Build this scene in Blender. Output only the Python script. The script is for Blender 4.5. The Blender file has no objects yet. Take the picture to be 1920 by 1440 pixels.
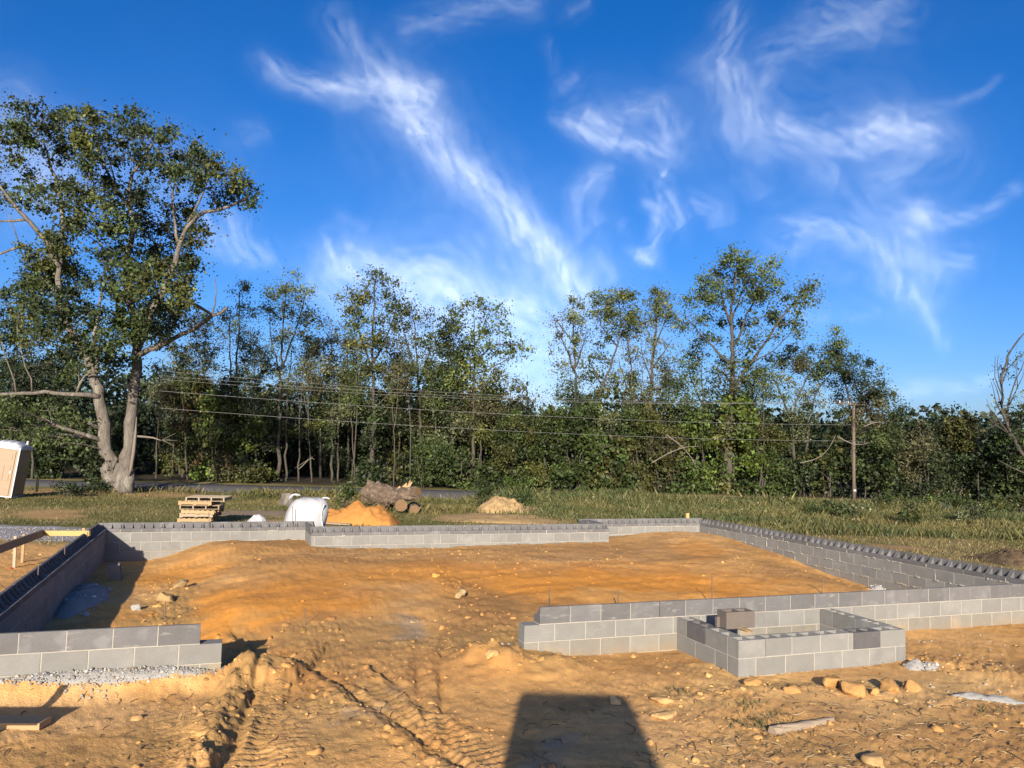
import bpy, bmesh, math, random
import numpy as np
from mathutils import Vector, Matrix

random.seed(7)
rng = np.random.default_rng(11)
scene = bpy.context.scene
COL = scene.collection
rad = math.radians

# ------------------------------------------------------------------ camera
F = 1492.09                                  # focal length in pixels of a 1920 px wide frame
PITCH, ROLL, CAMZ = rad(4.3823), rad(1.5096), 1.9076   # z = 0 is the top of the block walls
cp, sp, cr, sr = math.cos(PITCH), math.sin(PITCH), math.cos(ROLL), math.sin(ROLL)
_U = np.array([0, -sp, cp]); AX_F = np.array([0, cp, sp]); _X = np.array([1.0, 0, 0])
AX_R = cr * _X + sr * _U
AX_U = cr * _U - sr * _X
cam_d = bpy.data.cameras.new('camera')
cam = bpy.data.objects.new('camera', cam_d); COL.objects.link(cam)
M = Matrix.Identity(4)
for i in range(3):
    M[i][0] = AX_R[i]; M[i][1] = AX_U[i]; M[i][2] = -AX_F[i]
M[2][3] = CAMZ
cam.matrix_world = M
cam_d.sensor_width = 36; cam_d.lens = F / 1920 * 36
cam_d.clip_start = 0.05; cam_d.clip_end = 9000
scene.camera = cam

# ------------------------------------------------------------------ light
SUN_EL, SUN_AZ = rad(17.5), rad(3.0)         # light travels towards +Y and a little to +X
world = bpy.data.worlds.new('World'); scene.world = world; world.use_nodes = True
nt = world.node_tree
bg = nt.nodes['Background']
sky = nt.nodes.new('ShaderNodeTexSky'); sky.sky_type = 'NISHITA'; sky.sun_disc = False
sky.sun_elevation = SUN_EL
sky.sun_rotation = math.pi + SUN_AZ
sky.air_density = 0.75; sky.dust_density = 1.6; sky.ozone_density = 2.0; sky.altitude = 0
hsv = nt.nodes.new('ShaderNodeHueSaturation')
hsv.inputs['Saturation'].default_value = 1.40; hsv.inputs['Value'].default_value = 1.0
tint = nt.nodes.new('ShaderNodeVectorMath'); tint.operation = 'MULTIPLY'; tint.inputs[1].default_value = (.80, .86, 1.12)   # the camera's white balance
nt.links.new(sky.outputs[0], hsv.inputs['Color']); nt.links.new(hsv.outputs[0], tint.inputs[0]); nt.links.new(tint.outputs[0], bg.inputs[0])
bg.inputs[1].default_value = 0.078
sun_d = bpy.data.lights.new('sun', 'SUN'); sun_d.energy = 5.0; sun_d.angle = rad(0.53)
sun_d.color = (1.0, 0.88, 0.73)
sun = bpy.data.objects.new('sun', sun_d); COL.objects.link(sun)
ldir = Vector((math.sin(SUN_AZ) * math.cos(SUN_EL), math.cos(SUN_AZ) * math.cos(SUN_EL), -math.sin(SUN_EL)))
sun.rotation_euler = ldir.to_track_quat('-Z', 'Y').to_euler()
vs = scene.view_settings
vs.view_transform = 'Standard'; vs.look = 'None'; vs.exposure = 1.05; vs.gamma = 1.0
vs.use_curve_mapping = False
scene.render.engine = 'CYCLES'
scene.cycles.max_bounces = 6; scene.cycles.transparent_max_bounces = 6

# ------------------------------------------------------------------ site frame
YAW, TX, TY = rad(20.1216), -4.8153, 7.6831  # house frame: hx along the front wall, hy into the picture
cy_, sy_ = math.cos(YAW), math.sin(YAW)
XL, XR, YB, YN = -0.46, 14.765, 10.50, 9.29   # left, right, back and stepped-in back wall (outer faces)
J1, J2 = 3.89, 10.95                          # where the back wall steps in and out
def h2w(hx, hy, z=0.0): return np.array([TX + hx * cy_ - hy * sy_, TY + hx * sy_ + hy * cy_, z])
def w2h(x, y): return (x - TX) * cy_ + (y - TY) * sy_, -(x - TX) * sy_ + (y - TY) * cy_
def ray(px, py): return AX_F + AX_R * (px - 960) / F - AX_U * (py - 720) / F
EYE = np.array([0, 0, CAMZ])
def at_z(px, py, z): d = ray(px, py); return EYE + d * (z - CAMZ) / d[2]
def at_y(px, py, y): d = ray(px, py); return EYE + d * y / d[1]
def horizon(px): return 834.35 + (px - 960) * math.tan(ROLL)
def ss(a, b, x):
    t = np.clip((np.asarray(x, float) - a) / (b - a), 0, 1); return t * t * (3 - 2 * t)
def mix(a, b, t): return a + (b - a) * t

# ------------------------------------------------------------------ noise
def _hash(ix, iy, seed):
    h = (ix.astype(np.int64) * 374761393 + iy.astype(np.int64) * 668265263 + seed * 1442695041) & 0xffffffff
    h = ((h ^ (h >> 13)) * 1274126177) & 0xffffffff
    return ((h ^ (h >> 16)) & 0xffff) / 65535.0
def vnoise(x, y, seed=0):
    x = np.asarray(x, float); y = np.asarray(y, float)
    ix = np.floor(x); iy = np.floor(y); fx = x - ix; fy = y - iy
    fx = fx * fx * fx * (fx * (fx * 6 - 15) + 10); fy = fy * fy * fy * (fy * (fy * 6 - 15) + 10)
    a = _hash(ix, iy, seed); b = _hash(ix + 1, iy, seed); c = _hash(ix, iy + 1, seed); d = _hash(ix + 1, iy + 1, seed)
    return (a + (b - a) * fx) * (1 - fy) + (c + (d - c) * fx) * fy
def fbm(x, y, octv=4, seed=0, gain=0.5):
    s = 0; a = 1; n = 0
    for o in range(octv):
        s = s + a * (vnoise(x, y, seed + o * 17) - 0.5); n += a; a *= gain
        x, y = 1.63 * x + 1.21 * y + 3.1, -1.21 * x + 1.63 * y + 7.7
    return s / n * 2            # about -1..1
def worley(x, y, seed=0):
    ix = np.floor(x); iy = np.floor(y); best = np.full(np.shape(x), 9.0)
    for ox in (-1, 0, 1):
        for oy in (-1, 0, 1):
            cx = ix + ox; cyy = iy + oy
            px = cx + _hash(cx, cyy, seed); py = cyy + _hash(cx, cyy, seed + 5)
            best = np.minimum(best, (px - x) ** 2 + (py - y) ** 2)
    return np.sqrt(best)

# ------------------------------------------------------------------ materials
def new_mat(name):
    m = bpy.data.materials.new(name); m.use_nodes = True
    n = m.node_tree.nodes; n.clear(); return m, n, m.node_tree.links
def mat_basic(name, col, rough=0.85, spec=0.25, noise=0.25, scale=20.0, bump=0.3, rnd=0.0, attr=None, metal=0.0,
              dist=0.01, stretch=None, scale2=None, stain=None):
    """Principled surface whose colour varies with two noises, an optional colour attribute and the object's random number."""
    m, n, l = new_mat(name)
    out = n.new('ShaderNodeOutputMaterial'); p = n.new('ShaderNodeBsdfPrincipled'); l.new(p.outputs[0], out.inputs[0])
    p.inputs['Roughness'].default_value = rough; p.inputs['Specular IOR Level'].default_value = spec
    p.inputs['Metallic'].default_value = metal
    tc = n.new('ShaderNodeTexCoord'); vec = tc.outputs['Object']
    if rnd:
        oi = n.new('ShaderNodeObjectInfo'); ad = n.new('ShaderNodeVectorMath'); ad.operation = 'ADD'
        ml = n.new('ShaderNodeMath'); ml.operation = 'MULTIPLY'; ml.inputs[1].default_value = 37.0
        l.new(oi.outputs['Random'], ml.inputs[0]); l.new(vec, ad.inputs[0]); l.new(ml.outputs[0], ad.inputs[1]); vec = ad.outputs[0]
    if stretch:
        mp = n.new('ShaderNodeMapping'); mp.inputs['Scale'].default_value = stretch; l.new(vec, mp.inputs[0]); vec = mp.outputs[0]
    def nz(sc, det):
        t = n.new('ShaderNodeTexNoise'); t.inputs['Scale'].default_value = sc; t.inputs['Detail'].default_value = det
        l.new(vec, t.inputs['Vector']); return t.outputs['Fac']
    a = nz(scale, 4); b = nz(scale2 or scale * 6.5, 3)
    s = n.new('ShaderNodeMath'); s.operation = 'ADD'; l.new(a, s.inputs[0]); l.new(b, s.inputs[1])
    mr = n.new('ShaderNodeMapRange'); mr.inputs['From Min'].default_value = 0.55; mr.inputs['From Max'].default_value = 1.45
    mr.inputs['To Min'].default_value = 1 - noise; mr.inputs['To Max'].default_value = 1 + noise
    l.new(s.outputs[0], mr.inputs[0]); val = mr.outputs[0]
    if rnd:
        m2 = n.new('ShaderNodeMapRange'); m2.inputs['To Min'].default_value = 1 - rnd; m2.inputs['To Max'].default_value = 1 + rnd
        l.new(oi.outputs['Random'], m2.inputs[0])
        k = n.new('ShaderNodeMath'); k.operation = 'MULTIPLY'; l.new(val, k.inputs[0]); l.new(m2.outputs[0], k.inputs[1]); val = k.outputs[0]
    if attr:
        at = n.new('ShaderNodeAttribute'); at.attribute_name = attr; src = at.outputs['Color']
    else:
        rgb = n.new('ShaderNodeRGB'); rgb.outputs[0].default_value = (*col, 1); src = rgb.outputs[0]
    if stain:
        st = n.new('ShaderNodeMix'); st.data_type = 'RGBA'
        tn = nz(stain[1], 5); rm = n.new('ShaderNodeMapRange')
        rm.inputs['From Min'].default_value = stain[2]; rm.inputs['From Max'].default_value = stain[2] + 0.14; rm.inputs['To Max'].default_value = stain[3]
        l.new(tn, rm.inputs[0]); l.new(rm.outputs[0], st.inputs[0]); l.new(src, st.inputs[6]); st.inputs[7].default_value = (*stain[0], 1)
        src = st.outputs[2]
    mu = n.new('ShaderNodeVectorMath'); mu.operation = 'SCALE'; l.new(src, mu.inputs[0]); l.new(val, mu.inputs['Scale'])
    l.new(mu.outputs[0], p.inputs['Base Color'])
    if bump:
        bp = n.new('ShaderNodeBump'); bp.inputs['Strength'].default_value = bump; bp.inputs['Distance'].default_value = dist
        l.new(s.outputs[0], bp.inputs['Height']); l.new(bp.outputs[0], p.inputs['Normal'])
    return m
def mat_leaf(name, trans=0.3):
    m, n, l = new_mat(name)
    out = n.new('ShaderNodeOutputMaterial'); p = n.new('ShaderNodeBsdfPrincipled'); t = n.new('ShaderNodeBsdfTranslucent')
    mx = n.new('ShaderNodeMixShader'); mx.inputs[0].default_value = trans
    at = n.new('ShaderNodeAttribute'); at.attribute_name = 'Col'
    p.inputs['Roughness'].default_value = 0.55; p.inputs['Specular IOR Level'].default_value = 0.3
    l.new(at.outputs['Color'], p.inputs['Base Color']); l.new(at.outputs['Color'], t.inputs['Color'])
    l.new(p.outputs[0], mx.inputs[1]); l.new(t.outputs[0], mx.inputs[2]); l.new(mx.outputs[0], out.inputs[0])
    return m
MAT = {}
MAT['ground'] = mat_basic('ground_soil', None, 0.95, 0.1, 0.25, 9.0, 0.7, attr='Col', dist=0.012, scale2=60)
MAT['clod'] = mat_basic('soil_clod', None, 0.95, 0.1, 0.22, 25.0, 0.6, attr='Col', dist=0.01)
MAT['block_new'] = mat_basic('damp_block', (0.112, 0.111, 0.112), 0.9, 0.2, 0.16, 6, 0.25, rnd=0.13, dist=0.003, scale2=160, stain=((0.165, 0.165, 0.163), 4.0, 0.58, 0.7))
MAT['block_old'] = mat_basic('dry_block', (0.172, 0.171, 0.160), 0.92, 0.2, 0.14, 6, 0.25, rnd=0.09, dist=0.003, scale2=160, stain=((0.215, 0.212, 0.195), 3.5, 0.56, 0.75))
MAT['block_dark'] = mat_basic('dark_block', (0.090, 0.088, 0.090), 0.9, 0.2, 0.18, 8, 0.25, rnd=0.1, dist=0.003, scale2=160, stain=((0.22, 0.21, 0.20), 9.0, 0.66, 0.7))
MAT['block_brown'] = mat_basic('brown_block', (0.115, 0.098, 0.085), 0.9, 0.2, 0.14, 8, 0.25, dist=0.003, scale2=160)
MAT['block_base'] = mat_basic('clay_stained_block', (0.175, 0.166, 0.142), 0.92, 0.2, 0.16, 6, 0.25, rnd=0.09, dist=0.003, scale2=160, stain=((0.25, 0.195, 0.12), 3.0, 0.56, 0.6))
MAT['mortar'] = mat_basic('mortar', (0.29, 0.272, 0.228), 0.95, 0.15, 0.16, 14, 0.4, dist=0.004)
MAT['bark'] = mat_basic('bark', (0.130, 0.115, 0.098), 0.95, 0.1, 0.6, 7, 1.0, dist=0.05, stretch=(1, 1, 0.3), stain=((0.23, 0.22, 0.185), 3.0, 0.52, 0.7))
MAT['earth'] = mat_basic('dug_earth', (0.125, 0.088, 0.05), 0.95, 0.1, 0.4, 7, 0.8, dist=0.04)
MAT['log_bark'] = mat_basic('log_bark', (0.135, 0.10, 0.072), 0.95, 0.1, 0.6, 8, 1.0, dist=0.05, stain=((0.20, 0.165, 0.125), 4.0, 0.52, 0.7))
MAT['bark_thin'] = mat_basic('pale_bark', (0.062, 0.056, 0.047), 0.95, 0.1, 0.4, 5, 0.5, dist=0.02, stretch=(1, 1, 0.3))
MAT['dead'] = mat_basic('bare_wood', (0.15, 0.132, 0.11), 0.9, 0.15, 0.3, 8, 0.4, dist=0.01, stretch=(1, 1, 0.3))
MAT['leaf'] = mat_leaf('leaf')
MAT['grass'] = mat_leaf('grass_blade', 0.25)
MAT['wood_new'] = mat_basic('new_lumber', (0.31, 0.215, 0.115), 0.8, 0.2, 0.2, 5, 0.3, rnd=0.12, dist=0.004, stretch=(0.5, 6, 6))
MAT['wood_yellow'] = mat_basic('yellow_lumber', (0.36, 0.27, 0.11), 0.8, 0.2, 0.14, 5, 0.25, rnd=0.06, dist=0.003, stretch=(0.5, 6, 6))
MAT['wood_grey'] = mat_basic('weathered_lumber', (0.22, 0.175, 0.125), 0.85, 0.2, 0.22, 5, 0.3, rnd=0.15, dist=0.004, stretch=(0.5, 6, 6))
MAT['wood_pale'] = mat_basic('pale_lumber', (0.29, 0.235, 0.165), 0.85, 0.2, 0.2, 5, 0.3, rnd=0.12, dist=0.004, stretch=(0.5, 6, 6))
MAT['wood_brown'] = mat_basic('brown_lumber', (0.21, 0.155, 0.10), 0.85, 0.2, 0.2, 5, 0.3, dist=0.004, stretch=(0.5, 6, 6))
MAT['rebar'] = mat_basic('rusty_steel', (0.10, 0.075, 0.06), 0.75, 0.4, 0.3, 60, 0.4, dist=0.002)
MAT['bag'] = mat_basic('white_woven_plastic', (0.33, 0.335, 0.345), 0.6, 0.4, 0.06, 5, 0.35, dist=0.02)
MAT['sand'] = mat_basic('orange_sand', (0.36, 0.165, 0.045), 0.95, 0.1, 0.18, 6, 0.5, dist=0.02)
MAT['heap'] = mat_basic('tan_sand', (0.32, 0.22, 0.105), 0.95, 0.1, 0.2, 6, 0.6, dist=0.03)
MAT['asphalt'] = mat_basic('asphalt', (0.085, 0.083, 0.086), 0.9, 0.25, 0.18, 1.2, 0.3, dist=0.006, scale2=40)
MAT['gravel'] = mat_basic('grey_gravel', (0.28, 0.27, 0.265), 0.95, 0.2, 0.35, 40, 0.6, dist=0.01)
MAT['spill'] = mat_basic('concrete_spill', (0.29, 0.285, 0.27), 0.95, 0.2, 0.22, 24, 0.8, dist=0.02)
MAT['tan_plastic'] = mat_basic('tan_plastic', (0.225, 0.16, 0.10), 0.45, 0.4, 0.06, 4, 0.1, dist=0.003)
MAT['white_plastic'] = mat_basic('white_plastic', (0.36, 0.375, 0.40), 0.4, 0.45, 0.05, 4, 0.1, dist=0.003)
MAT['endgrain'] = mat_basic('cut_log_end', (0.145, 0.092, 0.048), 0.9, 0.15, 0.3, 10, 0.4, dist=0.01)
MAT['pole'] = mat_basic('pole_wood', (0.125, 0.098, 0.078), 0.9, 0.15, 0.25, 5, 0.3, dist=0.01, stretch=(3, 3, 0.3))
MAT['wire'] = mat_basic('aluminium_wire', (0.22, 0.22, 0.22), 0.5, 0.5, 0.05, 3, 0)
MAT['porcelain'] = mat_basic('porcelain', (0.7, 0.7, 0.68), 0.3, 0.5, 0.03, 3, 0)
MAT['black'] = mat_basic('dark_paint', (0.03, 0.03, 0.035), 0.5, 0.4, 0.1, 5, 0)

def clay_splash(m, z0, z1, amount, colr=(.30, .165, .055)):
    """clay thrown up against the foot of the walls, thinning out with height"""
    n = m.node_tree.nodes; l = m.node_tree.links; p = next(q for q in n if q.type == 'BSDF_PRINCIPLED'); old = p.inputs['Base Color'].links[0].from_socket
    g = n.new('ShaderNodeNewGeometry'); sx = n.new('ShaderNodeSeparateXYZ'); l.new(g.outputs['Position'], sx.inputs[0])
    mr = n.new('ShaderNodeMapRange'); mr.inputs['From Min'].default_value = z1; mr.inputs['From Max'].default_value = z0; l.new(sx.outputs['Z'], mr.inputs[0])
    t = n.new('ShaderNodeTexNoise'); t.inputs['Scale'].default_value = 7; t.inputs['Detail'].default_value = 6; l.new(g.outputs['Position'], t.inputs['Vector'])
    a = n.new('ShaderNodeMath'); a.operation = 'ADD'; l.new(mr.outputs[0], a.inputs[0]); l.new(t.outputs['Fac'], a.inputs[1])
    m2 = n.new('ShaderNodeMapRange'); m2.inputs['From Min'].default_value = .78; m2.inputs['From Max'].default_value = 1.35; m2.inputs['To Max'].default_value = amount; l.new(a.outputs[0], m2.inputs[0])
    mx = n.new('ShaderNodeMix'); mx.data_type = 'RGBA'; l.new(m2.outputs[0], mx.inputs[0]); l.new(old, mx.inputs[6]); mx.inputs[7].default_value = (*colr, 1); l.new(mx.outputs[2], p.inputs['Base Color'])
def smears(m, colr, amount, thr=.60):
    """streaky mortar wiped across the faces"""
    n = m.node_tree.nodes; l = m.node_tree.links; p = next(q for q in n if q.type == 'BSDF_PRINCIPLED'); old = p.inputs['Base Color'].links[0].from_socket
    g = n.new('ShaderNodeNewGeometry'); mp = n.new('ShaderNodeMapping'); mp.inputs['Rotation'].default_value = (.5, .7, .3); mp.inputs['Scale'].default_value = (5, 5, 16); l.new(g.outputs['Position'], mp.inputs[0])
    t = n.new('ShaderNodeTexNoise'); t.inputs['Scale'].default_value = 1; t.inputs['Detail'].default_value = 7; t.inputs['Roughness'].default_value = .65; l.new(mp.outputs[0], t.inputs['Vector'])
    m2 = n.new('ShaderNodeMapRange'); m2.inputs['From Min'].default_value = thr; m2.inputs['From Max'].default_value = thr + .12; m2.inputs['To Max'].default_value = amount; l.new(t.outputs['Fac'], m2.inputs[0])
    v = n.new('ShaderNodeTexVoronoi'); v.inputs['Scale'].default_value = 95; l.new(g.outputs['Position'], v.inputs['Vector'])
    pr = n.new('ShaderNodeMapRange'); pr.inputs['From Min'].default_value = .10; pr.inputs['From Max'].default_value = .30; pr.inputs['To Min'].default_value = .62; l.new(v.outputs['Distance'], pr.inputs[0])
    mx = n.new('ShaderNodeMix'); mx.data_type = 'RGBA'; l.new(m2.outputs[0], mx.inputs[0]); l.new(old, mx.inputs[6]); mx.inputs[7].default_value = (*colr, 1)
    sc = n.new('ShaderNodeVectorMath'); sc.operation = 'SCALE'; l.new(mx.outputs[2], sc.inputs[0]); l.new(pr.outputs[0], sc.inputs['Scale']); l.new(sc.outputs[0], p.inputs['Base Color'])
for k_ in ('block_old', 'block_base', 'block_new', 'block_dark', 'block_brown'): smears(MAT[k_], (.23, .225, .205), .6, .61 if k_ != 'block_new' else .58)
clay_splash(MAT['block_base'], -.70, -.40, .42, (.24, .15, .065)); clay_splash(MAT['block_old'], -.95, -.45, .22, (.24, .15, .065)); clay_splash(MAT['mortar'], -.72, -.42, .4, (.24, .15, .065))

# ------------------------------------------------------------------ object helpers
def link(o): COL.objects.link(o); return o
def tag(o, label=None, cat=None, group=None, kind=None):
    if label: o['label'] = label
    if cat: o['category'] = cat
    if group: o['group'] = group
    if kind: o['kind'] = kind
    return o
def thing(name, label, cat, loc=(0, 0, 0), group=None):
    o = bpy.data.objects.new(name, None); o.empty_display_size = 0.2; link(o)
    o.location = Vector([float(v) for v in loc]); return tag(o, label, cat, group)
def np_mesh(name, verts, faces, mat=None, col=None, smooth=False):
    """faces: int array (n,3) or (n,4); col: per-vertex rgb."""
    me = bpy.data.meshes.new(name); verts = np.asarray(verts, np.float32); faces = np.asarray(faces, np.int32)
    k = faces.shape[1]; nf = len(faces)
    me.vertices.add(len(verts)); me.vertices.foreach_set('co', verts.ravel())
    me.loops.add(nf * k); me.loops.foreach_set('vertex_index', faces.ravel())
    me.polygons.add(nf); me.polygons.foreach_set('loop_start', np.arange(0, nf * k, k, dtype=np.int32))
    me.polygons.foreach_set('loop_total', np.full(nf, k, np.int32))
    if smooth: me.polygons.foreach_set('use_smooth', np.ones(nf, bool))
    if mat: me.materials.append(mat)
    if col is not None:
        a = me.attributes.new('Col', 'FLOAT_COLOR', 'POINT')
        c = np.ones((len(verts), 4), np.float32); c[:, :3] = col; a.data.foreach_set('color', c.ravel())
    me.update(calc_edges=True); me.validate()
    return me
def obj(name, me, parent=None, loc=None):
    o = bpy.data.objects.new(name, me); link(o)
    if parent is not None:
        o.parent = parent
    if loc is not None: o.location = Vector([float(v) for v in loc])
    return o
class MB:
    """A small mesh collector: boxes, tubes, blobs; coordinates local to the thing."""
    def __init__(s): s.v = []; s.f = []; s.n = 0
    def add(s, v, f):
        v = np.asarray(v, float); s.v.append(v); s.f += [tuple(int(i) + s.n for i in q) for q in f]; s.n += len(v)
    def box(s, c, d, rz=0.0, rot=None, jit=0.0):
        q = np.array([(x, y, z) for z in (-.5, .5) for y in (-.5, .5) for x in (-.5, .5)]) * np.array(d)
        if jit: q = q + rng.normal(0, jit, q.shape)
        if rot is not None: q = q @ np.array(rot).T
        elif rz: q = q @ np.array([[math.cos(rz), math.sin(rz), 0], [-math.sin(rz), math.cos(rz), 0], [0, 0, 1]])
        s.add(q + np.array(c), [(0, 2, 3, 1), (4, 5, 7, 6), (0, 1, 5, 4), (2, 6, 7, 3), (0, 4, 6, 2), (1, 3, 7, 5)])
    def tube(s, pts, radii, n=8, cap=True, wob=0.0):
        P = np.asarray(pts, float); Rr = np.broadcast_to(np.asarray(radii, float), (len(P),))
        T = np.gradient(P, axis=0); T /= np.linalg.norm(T, axis=1)[:, None] + 1e-9
        a = np.array([0, 0, 1.0]) if abs(T[0][2]) < .9 else np.array([0, 1.0, 0])
        V = []
        for p, t, r in zip(P, T, Rr):
            u = np.cross(t, a); u /= np.linalg.norm(u) + 1e-9; w = np.cross(t, u); a = -np.cross(t, u) if False else a
            for k in range(n):
                th = 2 * math.pi * k / n
                rr = r * (1 + (rng.normal(0, wob) if wob else 0))
                V.append(p + rr * (u * math.cos(th) + w * math.sin(th)))
        m = len(P); fs = []
        for i in range(m - 1):
            for k in range(n):
                k2 = (k + 1) % n
                fs.append((i * n + k, i * n + k2, (i + 1) * n + k2, (i + 1) * n + k))
        if cap: fs.append(tuple(range(n))[::-1]); fs.append(tuple((m - 1) * n + k for k in range(n)))
        s.add(np.array(V), fs)
    def mesh(s, name, mat, smooth=False):
        me = bpy.data.meshes.new(name)
        v = np.concatenate(s.v) if s.v else np.zeros((0, 3))
        me.from_pydata([tuple(q) for q in v], [], s.f)
        if mat: me.materials.append(mat)
        if smooth:
            for q in me.polygons: q.use_smooth = True
        me.update(); return me
    def build(s, name, mat, parent=None, smooth=False, loc=None):
        return obj(name, s.mesh(name, mat, smooth), parent, loc)
def rotz(a): return np.array([[math.cos(a), -math.sin(a), 0], [math.sin(a), math.cos(a), 0], [0, 0, 1]])
ICO = {}
for lv in (1, 2, 3, 4):
    b = bmesh.new(); bmesh.ops.create_icosphere(b, subdivisions=lv, radius=1)
    b.verts.ensure_lookup_table()
    ICO[lv] = (np.array([v.co[:] for v in b.verts]), np.array([[v.index for v in f.verts] for f in b.faces])); b.free()
def rock_verts(size, lv=2, rough=0.25, seed=0, flat=1.0):
    V, Fc = ICO[lv]; r = np.random.default_rng(seed); V = V.copy()
    for _ in range(11):                       # cut facets
        d = r.normal(size=3); d /= np.linalg.norm(d); lim = r.uniform(.42, .82)
        k = V @ d; V -= np.outer(np.maximum(k - lim, 0), d)
    V *= 1 + rough * 0.35 * (fbm(V[:, 0] * 2.3 + seed, V[:, 1] * 2.3 + V[:, 2] * 1.7, 3, seed)[:, None])
    V *= np.array(size); V[:, 2] *= flat
    return V @ rotz(r.uniform(0, 6.28)).T, Fc

# ------------------------------------------------------------------ terrain
def yback(hx): return np.where((hx > J1 + 0.1) & (hx < J2), YN, YB)
def macro(x, y):
    """Ground height: graded lot, fill inside the foundation, field and road behind."""
    x = np.asarray(x, float); y = np.asarray(y, float)
    hx, hy = w2h(x, y)
    out = -0.60 + 0.06 * ss(0, -4, hx)
    z = mix(out, -0.93, ss(18.5, 27, y)); z = mix(z, -1.02, ss(27, 42, y))
    z = z + 0.10 * fbm(x * 0.09, y * 0.09, 2, 91) * ss(22, 32, y)
    f = mix(-0.60, -0.43, ss(0.3, 8.0, hy)) + 0.025 * fbm(hx * .5, hy * .5, 2, 5)
    dl = hx - (XL + .2) + 0.35 * fbm(hy * .8, hx * .2, 2, 8)
    f = mix(-0.81, f, ss(mix(1.1, 0.75, ss(7, 10, hy)), mix(3.6, 2.4, ss(7, 10, hy)), dl))
    f = f + 0.11 * np.exp(-((hx - 2.3) / 1.3) ** 2 - ((hy - 9.4) / .8) ** 2)
    f = f - 0.07 * np.exp(-((hx - 6.5) / 2.4) ** 2 - ((hy - 9.0) / .7) ** 2)
    f = f + 0.10 * np.exp(-((hx - 14.0) / 1.0) ** 2 - ((hy - 9.9) / .9) ** 2)
    f = f + 0.12 * np.exp(-((hx - 2.35) / .55) ** 2 - ((hy - 3.6) / 1.1) ** 2)
    dr = (XR - .2) - hx
    f = mix(mix(-0.84, -0.38, ss(3.2, 9.6, hy)), f, ss(0.2, 1.9, dr + .25 * fbm(hx, hy, 2, 9)))
    inn = (hx > XL + .1) & (hx < XR - .1) & (hy > 0.1) & (hy < yback(hx) - .1)
    z = np.where(inn, f, z)
    op = ss(1.55, 2.0, hx) * ss(5.75, 5.3, hx)        # the gap in the front wall, a dirt ramp
    ramp = mix(out, f, ss(-1.3, .9, hy))
    z = np.where((hy > -1.3) & (hy < .9), mix(z, ramp, op), z)
    rq = .6 + .8 * vnoise(x * 4.1, y * 4.1, 97)
    z = z + (.35 + .65 * rq) * 0.27 * np.exp(-((hx - 2.42) / .38) ** 2 - ((hy - .02) / .5) ** 2)
    z = z + .17 * np.exp(-((hy + .02) / .22) ** 2) * ss(-.35, .15, hx) * ss(2.2, 1.8, hx) * (hy < .1)
    rn = .65 + .7 * vnoise(x * 3.1, y * 3.1, 95) + .4 * vnoise(x * 8, y * 8, 96) - .2
    z = z + rn * 0.19 * np.exp(-((hx - 5.05) / .55) ** 2 - ((hy + .05) / .45) ** 2)
    z = z + rn * 0.05 * np.exp(-((hx - 5.6) / .5) ** 2 - ((hy + .45) / .3) ** 2)
    return z
def gz(x, y): return float(macro(np.array([x]), np.array([y]))[0])
def ground_at(px, py):
    """World point where the ray through a pixel meets the graded ground."""
    z = -0.6
    for _ in range(12):
        p = at_z(px, py, z); z = 0.5 * z + 0.5 * gz(p[0], p[1])
    p = at_z(px, py, z); return np.array([p[0], p[1], gz(p[0], p[1])])
def poly_w(pts, z=-0.58): return np.array([at_z(a, b, z)[:2] for a, b in pts])
def poly_dist(x, y, P):
    """distance, running length and side of the nearest point on polyline P"""
    best = np.full(x.shape, 1e9); S = np.zeros(x.shape); side = np.zeros(x.shape); acc = 0.0
    for a, b in zip(P[:-1], P[1:]):
        d = b - a; L = np.hypot(*d); t = np.clip(((x - a[0]) * d[0] + (y - a[1]) * d[1]) / L ** 2, 0, 1)
        ex = x - a[0] - t * d[0]; ey = y - a[1] - t * d[1]; q = np.hypot(ex, ey)
        k = q < best; best[k] = q[k]; S[k] = acc + t[k] * L; side[k] = np.sign(d[0] * ey - d[1] * ex)[k]; acc += L
    return best, S, side
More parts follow.
